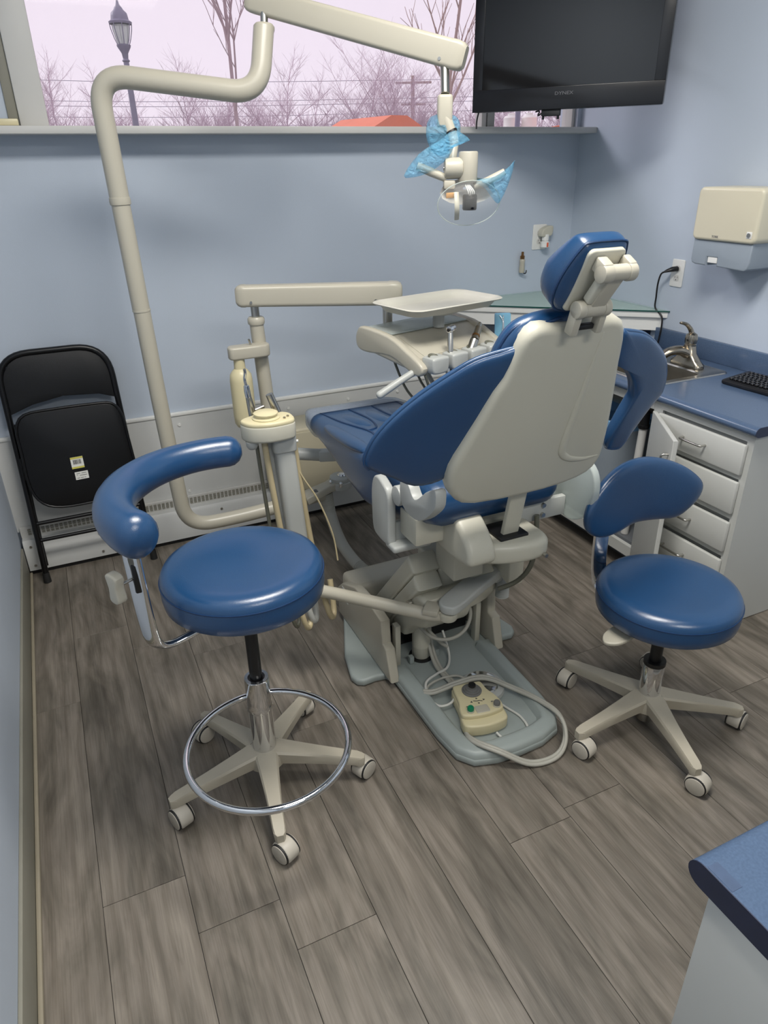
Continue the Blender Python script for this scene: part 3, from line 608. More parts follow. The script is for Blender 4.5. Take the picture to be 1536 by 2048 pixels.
# --- back
th = math.atan2(0.14, 0.47); UB = V((0, -math.sin(th), math.cos(th))); NB = V((0, math.cos(th), math.sin(th))); OB = V((X0, 1.373, 0.861))
shell = [(-0.150, -0.004), (-0.208, 0.022), (-0.240, 0.075), (-0.243, 0.135), (-0.222, 0.195), (-0.195, 0.265), (-0.170, 0.335), (-0.152, 0.37), (-0.138, 0.42), (-0.125, 0.462), (-0.095, 0.487), (-0.05, 0.485), (0.0, 0.481), (0.05, 0.485), (0.105, 0.489), (0.145, 0.475), (0.166, 0.43), (0.178, 0.37), (0.200, 0.28), (0.220, 0.19), (0.234, 0.10), (0.232, 0.055), (0.205, 0.018), (0.13, -0.004), (0.0, -0.012)]
bk = prism('back_shell', smooth2(shell, 2), OB, (1, 0, 0), UB, -0.050, 0.006, 'shell_grey', dc, 0.020, 4)
# N of that frame is U x W = -NB: the shell's outer face is towards the viewer
def bp(x, s, n=0.0): return OB+V((x, 0, 0))+UB*s+NB*n
RIB = [(0.088, 0.456), (0.086, 0.372), (0.084, 0.296), (0.081, 0.216), (0.080, 0.147), (0.087, 0.116), (0.116, 0.093), (0.165, 0.081), (0.212, 0.082)]
bm = bmesh.new(); pth = crom([bp(x, s_, -0.0055) for x, s_ in RIB], 5); a_tube(bm, pth, [0.003+0.009*math.sin(PI*k/(len(pth)-1)) for k in range(len(pth))], 14, 0.55, 0.004, up=UB.cross(NB)); fin(bm, 'shell_rib', 'shell_grey', bk, 70)
cush = smooth2([(-0.20, 0.02), (-0.215, 0.10), (-0.195, 0.22), (-0.172, 0.33), (-0.160, 0.42), (-0.125, 0.478), (-0.05, 0.498), (0.05, 0.500), (0.125, 0.492), (0.150, 0.44), (0.160, 0.34), (0.180, 0.22), (0.205, 0.10), (0.20, 0.02), (0.10, -0.01), (-0.10, -0.01)], 4)
bc = pillow('back_cushion', cush, bp(0, 0, 0.050), (1, 0, 0), UB, 0.046, 0.034, 'upholstery', dc, 3.0, 9, ctr=(0, 0.25))
for k in (0.0, 0.028):
    tube('seam', crom([bp(-0.168+k, 0.34, 0.040-k*0.6), bp(-0.157+k, 0.42, 0.040-k*0.6), bp(-0.122+k*0.5, 0.474-k*0.2, 0.040-k*0.6), bp(-0.02, 0.494-k*0.1, 0.040-k*0.6)], 5), 0.004, 'upholstery_seam', bc, 8)
# padded side wings, swept a little forward
AW = math.radians(7)
wing_r = [(0.05, 0.438), (0.075, 0.434), (0.133, 0.418), (0.175, 0.397), (0.21, 0.373), (0.247, 0.343), (0.273, 0.316), (0.303, 0.266), (0.316, 0.21), (0.299, 0.18), (0.284, 0.157), (0.25, 0.089), (0.23, 0.044), (0.199, 0.043), (0.168, 0.057), (0.157, 0.088), (0.162, 0.127), (0.182, 0.201), (0.183, 0.233), (0.155, 0.284), (0.099, 0.336), (0.05, 0.36)]
wing_l = [(-0.013, 0.437), (0.044, 0.427), (0.1, 0.411), (0.154, 0.379), (0.22, 0.331), (0.277, 0.276), (0.315, 0.222), (0.332, 0.165), (0.318, 0.136), (0.26, 0.103), (0.198, 0.068), (0.13, 0.075), (0.09, 0.12), (0.05, 0.21), (0.02, 0.30), (-0.012, 0.38)]
for sx in (-1, 1):
    Uw = V((sx*math.cos(AW), 0, 0))+NB*math.sin(AW)
    wo = wing_l if sx == -1 else wing_r
    if sx == -1: wo = [(-x, y) for x, y in wo]; Uw = -Uw
    w_ = pillow('side_wing', smooth2(wo, 3), bp(sx*0.12, 0, 0.020), Uw, UB, 0.018, 0.018, 'upholstery', dc, 4.0, 8, ctr=(-0.155, 0.262) if sx < 0 else (0.215, 0.275))
    top = [q for q in wo if True][:9]
    tube('piping', crom([bp(sx*0.12, 0, 0.020)+Uw*x*0.995+UB*(y-0.002) for x, y in top], 4), 0.0060, 'upholstery', w_, 8)
# --- hinge brackets left and right of the seat
for sx in (-1, 1):
    ux = X0+sx*0.258
    prism('side_bracket', smooth2([(1.757, 0.70), (1.757, 0.77), (1.742, 0.815), (1.715, 0.830), (1.680, 0.822), (1.645, 0.800), (1.640, 0.74), (1.640, 0.66), (1.645, 0.632), (1.70, 0.626), (1.748, 0.640)], 3), (ux, 0, 0), (0, 1, 0), (0, 0, 1), -0.014, 0.014, 'light_grey', dc, 0.007)
    box2('bracket_foot', (ux-(0.012 if sx < 0 else 0.115), 1.605, 0.618), (ux+(0.115 if sx < 0 else 0.012), 1.668, 0.640), 'light_grey', dc, 0.008, 3)
    box2('bracket_web', (ux-(0.012 if sx < 0 else 0.115), 1.648, 0.625), (ux+(0.115 if sx < 0 else 0.012), 1.666, 0.700), 'light_grey', dc, 0.006, 3)
    cyl('hinge_boss', (ux-sx*0.0, 1.615, 0.803), (ux-sx*0.045, 1.615, 0.803), 0.030, 'light_grey', dc, seg=26, bev=0.004)
    if sx > 0: continue
    ha_ = [(1.612, 0.845), (1.585, 0.862), (1.559, 0.858), (1.540, 0.838), (1.523, 0.830), (1.500, 0.842), (1.464, 0.873), (1.420, 0.900), (1.404, 0.898), (1.402, 0.868), (1.410, 0.846), (1.437, 0.817), (1.479, 0.784), (1.522, 0.768), (1.577, 0.770), (1.610, 0.795)]
    prism('hinge_arm', smooth2([(y*0.978, 1.65-(1.65-z)*0.978) for y, z in ha_], 2), (X0+sx*0.248, 0, 0), (0, 1, 0), (0, 0, 1), -0.016, 0.016, 'light_grey', dc, 0.004, 2)
o_ = prism('grab_ring', smooth2([(1.50, 0.66), (1.58, 0.69), (1.62, 0.76), (1.60, 0.84), (1.52, 0.88), (1.43, 0.86), (1.40, 0.80), (1.42, 0.71)], 4), (X0+0.285, 0, 0), (0, 1, 0), (0, 0, 1), -0.012, 0.012, 'lens_clear', dc, 0.006); o_['label'] = 'clear plastic side cover'
box2('side_plate', (1.13, 1.515, 0.672), (1.30, 1.535, 0.735), 'light_grey', dc, 0.003)
for bz in (0.690, 0.722): cyl('plate_bolt', (1.215, 1.516, bz), (1.215, 1.506, bz), 0.007, 'steel', dc, seg=10)
# --- headrest
UH = V((0, -0.485, 0.875)).normalized(); NH = V((0, 0.875, 0.485)).normalized(); OH = V((X0, 1.222, 1.363))
def hp(x, s, n=0.0): return OH+V((x, 0, 0))+UH*s+NH*n
hr = prism('headrest_plate', rrect(0.096, 0.146, 0.014, 4, 0, 0.070), OH, (1, 0, 0), UH, -0.012, 0.004, 'shell_grey', dc, 0.005)
hc = smooth2([(-0.072, 0.010), (-0.080, 0.055), (-0.074, 0.100), (-0.060, 0.140), (-0.046, 0.152), (0.0, 0.154), (0.046, 0.152), (0.058, 0.140), (0.070, 0.100), (0.074, 0.055), (0.066, 0.010), (0.036, -0.014), (-0.040, -0.014)], 4)
hcu = pillow('headrest_cushion', hc, hp(0, 0, 0.030), (1, 0, 0), UH, 0.032, 0.066, 'upholstery', dc, 3.6, 10, ctr=(0, 0.068), deform=lambda x, y, z: (x, y, z if z > 0 else z*(0.42+0.58*min(1, max(0, (0.160-y)/0.095)))))
lpts = [hp(0+(x)*0.985, 0.078+(y-0.078)*0.985, 0.014) for x, y in hc]; bm = bmesh.new()
a_loft(bm, [[p+((p-hp(0, 0.078, 0.018)).normalized()*math.cos(a)+NH*math.sin(a))*0.003 for a in [k*PI/3 for k in range(6)]] for p in lpts], cap=False, closed=True); fin(bm, 'seam', 'upholstery_seam', hcu, 60)
uk = hp(0.010, 0.112, -0.034)                          # upper knuckle
for a, b in ((-0.040, -0.014), (0.026, 0.046)):
    bm = bmesh.new(); a_cyl(bm, uk+V((a, 0, 0)), uk+V((b, 0, 0)), 0.019, seg=26, bev=0.003); a_box(bm, uk+V(((a+b)/2, 0, 0))+NH*0.014+UH*0.006, (b-a, 0.030, 0.030), 0.004, Matrix((V((1, 0, 0)), NH, UH)).transposed()); fin(bm, 'knuckle_lug', 'cream', hr)
cyl('knuckle', uk+V((-0.016, 0, 0)), uk+V((0.028, 0, 0)), 0.0165, 'cream', hr, seg=26)
lk = bp(0.004, 0.536, -0.030)                          # lower knuckle
d_ = (lk-uk); L_ = d_.length; d_.normalize(); Rg = V((1, 0, 0)); n_ = Rg.cross(d_)
prism('glide_bar', [(-0.018, 0.0), (0.022, 0.0), (0.020, L_), (-0.018, L_)], uk+V((0.004, 0, 0)), Rg, d_, -0.010, 0.010, 'cream', hr, 0.004)
prism('lock_lever', rrect(0.020, L_*0.62, 0.009, 4, 0, L_*0.52), uk+V((-0.018, 0, 0)), Rg, d_, -0.006, 0.014, 'shell_grey', hr, 0.004)
cyl('lower_knuckle', lk+V((-0.022, 0, 0)), lk+V((0.026, 0, 0)), 0.0175, 'cream', dc, seg=26)
for a, b in ((-0.042, -0.022), (0.026, 0.044)):
    bm = bmesh.new(); a_cyl(bm, lk+V((a, 0, 0)), lk+V((b, 0, 0)), 0.019, seg=26, bev=0.003); a_box(bm, lk+V(((a+b)/2, 0, 0))-UB*0.030+NB*0.004, (b-a, 0.026, 0.056), 0.004, Matrix((V((1, 0, 0)), NB, UB)).transposed()); fin(bm, 'neck_lug', 'cream', dc)
box('neck_bar', bp(0.003, 0.492, -0.024), (0.05, 0.012, 0.012), 'black_plastic', dc, 0.002, Matrix((V((1, 0, 0)), NB, UB)).transposed())
# --- cuspidor-side swing arm at knee height that carries the assistant console
FA = 0.385
o_ = prism('swing_arm', smooth2([(0.918, 1.600), (0.932, 1.570), (0.968, 1.566), (1.10, 1.634), (1.215, 1.690), (1.236, 1.730), (1.215, 1.768), (1.17, 1.762), (1.05, 1.695), (0.940, 1.636)], 4), (0, 0, FA), (1, 0, 0), (0, 1, 0), -0.016, 0.016, 'light_grey', dc, 0.007)
prism('swing_bracket', [(1.13, 1.70), (1.21, 1.70), (1.21, 1.78), (1.13, 1.78)], (0, 0, FA+0.006), (1, 0, 0), (0, 1, 0), -0.012, 0.012, 'light_grey', dc, 0.004)
bm = bmesh.new()
for k in range(9): a_lathe(bm, [(0.008, 0.0), (0.021, 0.0015), (0.024, 0.0035), (0.021, 0.0055), (0.008, 0.007)], (1.222, 1.700, FA-0.046-k*0.0072), seg=22)
fin(bm, 'cable_bellows', 'light_grey', dc)
lathe('arm_joint', [(0, -0.042), (0.022, -0.042), (0.026, -0.036), (0.026, -0.018), (0, -0.018)], (1.205, 1.722, FA), 'light_grey', dc, seg=26)

# ================================================================== assistant console on its swing arm
CX, CY = 0.548, 1.945
ac = thing('assistant_console', 'cream assistant instrument console on a grey post by the chair', 'console', (CX, CY, 0.36))
tube('arm_tube', [V((0.945, 1.60, FA-0.038)), V((0.893, 1.620, FA-0.030)), V((0.675, 1.855, FA-0.028)), V((0.590, 1.945, FA-0.028))], 0.0215, 'cream', ac, 20)
lathe('arm_hub', [(0, -0.045), (0.030, -0.045), (0.034, -0.038), (0.034, -0.018), (0, -0.018)], (0.945, 1.600, FA), 'shell_grey', ac, seg=28)
box('arm_clamp', (0.900, 1.622, FA-0.010), (0.05, 0.06, 0.02), 'cream', ac, 0.004, rotm(math.radians(-42)))
rings = []
for z, sx, sy, ox in ((0.34, 0.030, 0.030, 0.032), (0.36, 0.034, 0.032, 0.032), (0.60, 0.033, 0.030, 0.018), (0.85, 0.031, 0.029, 0.004), (0.875, 0.030, 0.028, 0.002)):
    rings.append([V((CX+ox+a, CY+b, z)) for a, b in rrect(sx*2, sy*2, 0.018, 5)])
loft('post', rings, 'light_grey', ac)
prism('post_head', rrect(0.074, 0.066, 0.018, 5), (CX+0.003, CY, 0.868), (1, 0, 0), (0, 1, 0), 0, 0.052, 'light_grey', ac, 0.006)
cyl('head_screw', (CX+0.041, CY-0.012, 0.895), (CX+0.047, CY-0.014, 0.895), 0.0045, 'white_trim', ac, seg=10)
ho = smooth2([(-0.118, 0.020), (-0.120, -0.010), (-0.098, -0.042), (-0.045, -0.060), (0.020, -0.050), (0.034, -0.020), (0.030, 0.020), (0.0, 0.042), (-0.060, 0.048)], 4)
prism('housing', ho, (CX+0.004, CY, 0.918), (1, 0, 0), (0, 1, 0), 0, 0.052, 'shell_grey', ac, 0.008)
prism('top_plate', [(x*0.985-0.0007, y*0.985) for x, y in ho], (CX+0.004, CY, 0.962), (1, 0, 0), (0, 1, 0), 0, 0.018, 'cream_yellow', ac, 0.007)
lathe('dial', [(0, 0.978), (0.040, 0.978), (0.041, 0.983), (0.036, 0.986), (0.033, 0.987), (0.033, 0.991), (0.036, 0.994), (0.036, 0.997), (0.030, 1.000), (0, 1.001)], (CX-0.044, CY-0.006, 0), 'cream_yellow', ac, seg=36)
for q in ((0.004, -0.034), (0.018, -0.022)): cyl('toggle', (CX+q[0], CY+q[1], 0.978), (CX+q[0], CY+q[1], 0.984), 0.004, 'nickel', ac, seg=12)
lathe('foot_ball', [(0.002, -0.028), (0.012, -0.024), (0.018, -0.014), (0.019, 0), (0.002, 0.004)], (CX-0.095, CY-0.012, 0.918), 'light_grey', ac, seg=20)
for i, (x, y, dx, r, m_) in enumerate(((-0.060, -0.014, 0.045, 0.0095, 'tube_tan'), (-0.038, 0.016, 0.055, 0.011, 'light_grey'), (-0.078, 0.010, 0.030, 0.006, 'tube_dark'), (0.036, 0.010, 0.045, 0.0105, 'tube_tan'))):
    tube('hose', crom([(CX+x, CY+y, 0.93), (CX+x+dx*0.3, CY+y, 0.75), (CX+x+dx*0.8, CY+y-0.01, 0.50), (CX+x+dx+0.02, CY+y-0.05, 0.27), (CX+x+dx+0.05, CY+y-0.02, 0.235), (CX+x+dx+0.06, CY+y+0.03, 0.34)], 6), r, m_, ac, 10)
tube('thin_line', crom([(CX+0.034, CY+0.006, 0.82), (CX+0.06, CY, 0.76), (CX+0.10, CY-0.01, 0.68), (CX+0.135, CY-0.03, 0.56), (CX+0.145, CY-0.04, 0.46)], 6), 0.0028, 'tube_tan', ac, 8)
# syringe and evacuator resting in the console's holders
sy = thing('air_water_syringe', 'chrome air-water syringe standing in the console holder', 'syringe', (CX-0.068, CY+0.055, 0.97))
p0 = V((CX-0.066, CY+0.06, 0.955)); p1 = p0+V((-0.008, 0.0, 0.075))
tube('handle', [p0, p0+V((-0.002, 0, 0.03)), p1], [0.011, 0.012, 0.009], 'steel', sy, 14)
tube('head', [p1, p1+V((-0.002, 0, 0.018)), p1+V((-0.003, 0, 0.036))], [0.009, 0.0095, 0.008], 'chrome', sy, 14)
tube('tip', crom([p1+V((-0.003, 0, 0.034)), p1+V((-0.006, 0.0, 0.055)), p1+V((-0.004, -0.006, 0.075)), p1+V((-0.006, -0.01, 0.088))], 5), 0.0042, 'chrome', sy, 10)
tube('button_arm', [p0+V((0, 0, 0.03)), p0+V((0.022, 0.0, 0.036)), p0+V((0.036, 0, 0.04))], [0.006, 0.006, 0.005], 'steel', sy, 10)
ev = thing('evacuator_valve', 'steel suction handpiece tilted in the console holder', 'suction valve', (CX-0.005, CY+0.045, 0.96))
q0 = V((CX+0.014, CY+0.035, 0.945)); q1 = V((CX-0.014, CY+0.045, 1.035))
tube('barrel', [q0, q0.lerp(q1, 0.5), q1], [0.0125, 0.0125, 0.0115], 'steel', ev, 16)
cyl('valve_body', q0.lerp(q1, 0.30), q0.lerp(q1, 0.30)+V((-0.035, 0.012, 0.004)), 0.013, 'nickel', ev, seg=16)
lathe('hose_cuff', [(0, 0), (0.015, 0), (0.017, 0.006), (0.017, 0.024), (0.012, 0.028), (0, 0.028)], q0+V((0.004, 0.01, -0.012)), 'white_trim', ev, seg=20)

# ================================================================== operating light on its bent post
dl = thing('dental_light', 'cream operating light on a tall bent post and sloping arm', 'dental light', (0.29, 2.7, 0.3))
PJ = V((1.015, 2.70, 0.372))
low = round_path([V((0.93, 2.70, 0.322)), V((0.55, 2.70, 0.296)), V((0.318, 2.70, 0.30)), V((0.296, 2.70, 0.78)), V((0.285, 2.70, 1.19))], 0.17, 12)
tube('lower_post', low, 0.0300, 'cream', dl, 24)
up_ = round_path([V((0.284, 2.70, 1.19)), V((0.275, 2.70, 1.55))], 0.1)
tube('middle_post', up_, 0.0308, 'cream', dl, 24)
lathe('post_ring', [(0.028, -0.004), (0.0318, -0.003), (0.0318, 0.003), (0.028, 0.004)], (0.2845, 2.70, 1.19), 'cream', dl, (-0.022, 0, 1), 28)
lathe('post_collar', [(0.028, -0.014), (0.034, -0.011), (0.0352, 0.0), (0.034, 0.011), (0.028, 0.014)], (0.275, 2.70, 1.55), 'cream', dl, (-0.022, 0, 1), 30)
upp = round_path([V((0.275, 2.70, 1.55)), V((0.266, 2.70, 1.915)), V((0.735, 2.515, 1.853)), V((0.775, 2.545, 2.035))], 0.105, 12)
tube('upper_post', upp, 0.0325, 'cream', dl, 24)
PA = V((0.792, 2.572, 2.06))
lathe('post_cap', [(0.02, -0.02), (0.031, -0.02), (0.033, -0.014), (0.033, -0.006), (0.028, 0.0), (0.0, 0.0)], V((0.778, 2.549, 2.045)), 'cream', dl, (0.1, 0.08, 1), 28)
cyl('swivel_pin', V((0.778, 2.549, 2.035)), V((0.783, 2.553, 2.09)), 0.012, 'steel', dl, seg=18)
A0 = V((0.752, 2.60, 2.118)); A1 = V((1.258, 2.135, 1.928)); d_ = (A1-A0).normalized(); sd = V((0, 0, 1)).cross(d_).normalized(); un = d_.cross(sd)
rings = []
Lr = (A1-A0).length
for q, k in ((-0.004, 0.80), (0.004, 0.93), (0.016, 1.0), (Lr-0.03, 1.06), (Lr-0.012, 1.0), (Lr-0.003, 0.9), (Lr+0.002, 0.72)):
    rings.append([A0+d_*q+sd*a+un*b for a, b in rrect(0.054*k, 0.072*k, 0.012, 4)])
loft('flex_arm', rings, 'cream', dl, 45)
rings = [[A0+d_*q+sd*a+un*b for a, b in rrect(0.0575*k, 0.0768*k, 0.013, 4)] for q, k in ((Lr-0.045, 1.0), (Lr-0.020, 1.02), (Lr-0.002, 0.95), (Lr+0.008, 0.75))]
loft('arm_end_cap', rings, 'cream', dl, 45)
cyl('arm_screw', A0+d_*(Lr-0.062)-sd*0.026-un*0.02, A0+d_*(Lr-0.062)-sd*0.0305-un*0.02, 0.005, 'steel', dl, seg=10)
J = V((1.213, 2.165, 1.905)); HD = V((1.198, 2.132, 1.828))
cyl('drop_pin', J, HD+V((0, 0, 0.004)), 0.0135, 'steel', dl, seg=18)
T = rgt; S_ = -fwd                                        # local side and front directions of the hanging head
hx = V((0.91, -0.41, 0)); hy = V((0, 0, 1)).cross(hx)      # head faces the chair
prism('yoke_block', rrect(0.046, 0.044, 0.010, 4), HD+V((0.0, 0, -0.085)), hx, hy, 0, 0.088, 'cream', dl, 0.008)
tube('yoke_arm', round_path([HD+V((-0.002, 0, -0.05)), HD+V((0.012, -0.015, -0.09)), HD+V((0.020, -0.03, -0.125)), HD+hx*0.004+V((0, -0.045, -0.175))], 0.03, 6), [0.020, 0.019, 0.0135, 0.0125, 0.0125], 'cream', dl, 16)
lathe('yoke_ring', [(0.010, -0.004), (0.020, -0.003), (0.020, 0.003), (0.010, 0.004)], HD+V((0.014, -0.018, -0.098)), 'black_plastic', dl, (0.3, -0.4, -0.9), 22)
HC = V((1.205, 2.035, 1.632))                            # centre of the head joint
cyl('tilt_drum', HC-hx*0.052, HC+hx*0.004, 0.030, 'cream', dl, seg=30, bev=0.006)
cyl('drum_screw', HC-hx*0.0525, HC-hx*0.055, 0.006, 'steel', dl, seg=12)
cyl('head_drum', HC+hx*0.020+V((0, 0, -0.040)), HC+hx*0.020+V((0, 0, 0.045)), 0.029, 'cream', dl, seg=30, bev=0.005)
box('drum_foot', HC-hx*0.036+V((0, 0, -0.045)), (0.036, 0.034, 0.026), 'cream', dl, 0.006, rotm(math.atan2(hx.y, hx.x)))
# clear splash shield: shallow oval bowl, tilted down to the patient
sn = (-fwd*0.62+V((0, 0, -1))*0.5+V((0, -0.3, 0))).normalized(); su = hx-sn*hx.dot(sn); su.normalize(); sv = sn.cross(su)
SC = HC+V((0.018, -0.020, -0.098))
bm = bmesh.new(); R = []
for k in (1.0, 0.97, 0.88, 0.72, 0.5, 0.25, 0.05):
    R.append([SC+su*(math.cos(a)*0.098*k)+sv*(math.sin(a)*0.066*k)+sn*(0.045*(1-k*k)) for a in [j*2*PI/48 for j in range(48)]])
a_loft(bm, R, cap=False); sh = fin(bm, 'splash_shield', 'shield_clear', dl, 70); sh['label'] = 'clear oval splash shield'
bm = bmesh.new(); a_loft(bm, [[SC+(su*(math.cos(a)*0.098)+sv*(math.sin(a)*0.066))*(1+0.02*math.cos(q))+sn*0.0022*math.sin(q) for q in [i*PI/3 for i in range(6)]] for a in [j*2*PI/48 for j in range(48)]], cap=False, closed=True); fin(bm, 'shield_rim', 'lens_clear', sh, 60)
# reflector behind, lamp can, wires, amber filters, guard strip
bm = bmesh.new(); R = []
for k in (1.0, 0.9, 0.7, 0.4, 0.1):
    R.append([SC-sn*(0.020+0.030*(1-k*k))+su*(math.cos(a)*0.088*k)+sv*(0.030+math.sin(a)*0.040*k) for a in [j*PI/14*2 for j in range(14)]])
a_loft(bm, R, cap=False); fin(bm, 'reflector', 'white_paint', dl, 60)
pc = SC+V((-0.004, -0.012, 0.006)); lathe('lamp_can', [(0, -0.024), (0.020, -0.024), (0.022, -0.020), (0.022, 0.016), (0.020, 0.020), (0, 0.020)], pc, 'lamp_black', dl, seg=28)
for k in range(4): tube('wire', crom([pc+su*(k*0.005-0.004)+V((0, 0, 0.012)), pc+su*(k*0.006-0.010)+V((0, -0.008, 0.028)), pc+su*(k*0.004-0.012)+V((0, 0.006, 0.046))], 4), 0.0018, 'white_trim', dl, 6)
box('amber_filter', SC+su*-0.052+sv*0.026-sn*0.004, (0.040, 0.006, 0.016), 'amber', dl, 0.002, Matrix((su, sn, sv)).transposed())
tube('guard_strip', crom([SC+su*-0.042+sv*0.036+sn*0.002, SC+su*-0.044+sv*0.0+sn*0.030, SC+su*-0.040+sv*-0.040+sn*0.018], 5), 0.0075, 'shell_grey', dl, 8, 0.3)
# two handles wrapped in blue barrier sleeves
hL0 = HC-hx*0.045+V((0, 0, -0.028)); hL1 = HC-hx*0.135+V((0.0, 0, 0.008))
tube('handle', [hL0, hL0.lerp(hL1, 0.5), hL1], [0.011, 0.013, 0.012], 'cream', dl, 14)
hR0 = HC+hx*0.040+V((0, 0, -0.052)); hR1 = HC+hx*0.132+V((0, 0, -0.012))
tube('handle', [hR0, hR0.lerp(hR1, 0.5)+V((0, 0, -0.004)), hR1], [0.011, 0.013, 0.010], 'cream', dl, 14)
def sleeve(label, pts, O_, u_, v_, th_):
    n_ = V(u_).cross(V(v_)).normalized()
    o = pillow('barrier_sleeve', pts, O_, u_, v_, th_, th_, 'sleeve_blue', dl, 2.2, 5); o['label'] = label; return o
sleeve('blue plastic barrier sleeve on the left handle', smooth2([(-0.105, -0.030), (-0.060, 0.028), (0.0, 0.062), (0.045, 0.088), (0.092, 0.062), (0.052, 0.055), (0.030, 0.018), (-0.020, -0.018), (-0.07, -0.034)], 3), HC-hx*0.075+V((0, -0.012, 0.012)), hx, V((0, 0, 1)), 0.015)
sleeve('blue plastic barrier sleeve on the right handle', smooth2([(-0.062, 0.018), (0.0, 0.028), (0.05, 0.062), (0.056, 0.068), (0.046, 0.020), (0.020, -0.040), (0.004, -0.044), (-0.030, -0.005)], 3), HC+hx*0.098+V((0, -0.012, -0.052)), hx, V((0, 0, 1)), 0.018)
sleeve('blue plastic sleeve round the light switch', smooth2([(-0.045, 0.05), (-0.058, 0.0), (-0.035, -0.048), (0.0, -0.055), (0.040, -0.02), (0.046, 0.03), (0.02, 0.055)], 3), HD+V((0.0, -0.004, -0.105)), hx, V((0, 0, 1)), 0.020)
# junction where the post meets the chair
lathe('post_joint', [(0, -0.03), (0.050, -0.03), (0.054, -0.022), (0.054, 0.0), (0.050, 0.003), (0, 0.003)], PJ, 'light_grey', dl, seg=36)
lathe('joint_cap', [(0, 0.003), (0.046, 0.003), (0.048, 0.008), (0.048, 0.020), (0.040, 0.026), (0, 0.026)], PJ, 'light_grey', dl, seg=36)
lathe('joint_bolt', [(0, 0.026), (0.022, 0.026), (0.022, 0.029), (0.015, 0.029), (0.015, 0.034), (0, 0.034)], PJ+V((0.008, -0.004, 0)), 'chrome', dl, seg=22)
for q in ((-0.050, -0.012), (-0.018, -0.052)): bm = bmesh.new(); a_lathe(bm, [(0, -0.008), (0.008, -0.008), (0.008, 0.006), (0.0075, 0.012), (0.004, 0.016), (0, 0.017)], PJ+V((q[0], q[1], 0)), seg=16); fin(bm, 'joint_screw', 'chrome', dl)
prism('joint_link', [(-0.02, -0.045), (0.10, -0.032), (0.155, -0.045), (0.155, 0.045), (0.10, 0.032), (-0.02, 0.045)], V((0.86, 2.70, 0.325)), (0.96, 0, 0.28), (0, 1, 0), -0.018, 0.016, 'cream', dl, 0.006)
cyl('link_hole', V((0.895, 2.685, 0.348)), V((0.8965, 2.685, 0.3535)), 0.014, 'recess_shade', dl, seg=20)
# ribbed hose from joint to chair base
hp_ = crom([(0.945, 2.70, 0.325), (0.955, 2.69, 0.22), (0.975, 2.62, 0.10), (1.00, 2.50, 0.045), (1.015, 2.38, 0.045), (1.02, 2.28, 0.05)], 14)
hz = thing('ribbed_hose', 'grey ribbed hose dropping from the post joint to the floor', 'hose', (0.96, 2.6, 0))
tube('hose_body', hp_, 0.0265, 'hose_grey', hz, 18)
bm = bmesh.new()
for i in range(0, 14):
    t_ = i/13*0.9; p = hp_[0].lerp(hp_[10], t_) if False else hp_[min(int(i*0.95), len(hp_)-2)]; q = hp_[min(int(i*0.95)+1, len(hp_)-1)]; dd = (q-p).normalized(); a_lathe(bm, [(0.024, -0.0018), (0.0282, -0.001), (0.0282, 0.001), (0.024, 0.0018)], p, dd, 18)
for i in range(44, 66, 1):
    p = hp_[i]; q = hp_[i+1]; dd = (q-p).normalized(); a_lathe(bm, [(0.024, -0.0018), (0.0282, -0.001), (0.0282, 0.001), (0.024, 0.0018)], p, dd, 18)
fin(bm, 'hose_ribs', 'hose_grey', hz)['kind'] = 'stuff'

# ================================================================== delivery unit
du = thing('delivery_unit', 'cream doctor delivery unit on a post with jointed arm', 'delivery unit', (0.71, 2.70, 0.33))
cyl('post', (0.735, 2.70, 0.33), (0.70, 2.70, 1.105), 0.031, 'cream', du, r1=0.027, seg=26)
lathe('post_cap', [(0, 0.0), (0.031, 0.0), (0.033, 0.006), (0.033, 0.020), (0.028, 0.027), (0, 0.027)], (0.70, 2.70, 1.10), 'cream', du, seg=28)
cyl('post_pin', (0.70, 2.70, 1.12), (0.699, 2.70, 1.175), 0.016, 'steel', du, seg=18)
tube('stay_tube', [V((0.72, 2.69, 0.565)), V((0.90, 2.62, 0.545))], 0.026, 'light_grey', du, 20)
box('stay_bracket', (0.96, 2.595, 0.545), (0.14, 0.05, 0.045), 'light_grey', du, 0.005, rotm(math.radians(-20)))
A0 = V((0.640, 2.715, 1.208)); A1 = V((1.215, 2.47, 1.205)); d_ = (A1-A0).normalized(); sd = V((0, 0, 1)).cross(d_).normalized(); un = d_.cross(sd); Lr = (A1-A0).length
loft('delivery_arm', [[A0+d_*q+sd*a+un*b for a, b in rrect(0.062*k, 0.080*k, 0.016, 5)] for q, k in ((-0.004, 0.72), (0.003, 0.9), (0.014, 1.0), (0.03, 1.02), (0.034, 0.985), (Lr-0.05, 1.06), (Lr-0.045, 1.10), (Lr-0.016, 1.08), (Lr-0.004, 0.95), (Lr+0.002, 0.7))], 'cream', du, 40)
for q in (0.055, Lr-0.10): cyl('arm_screw', A0+d_*q-sd*0.032-un*0.020, A0+d_*q-sd*0.0345-un*0.020, 0.005, 'steel', du, seg=10)
cyl('head_pin', A1-d_*0.055+V((0, 0, -0.03)), A1-d_*0.055+V((0, 0, -0.115)), 0.019, 'steel', du, seg=20)
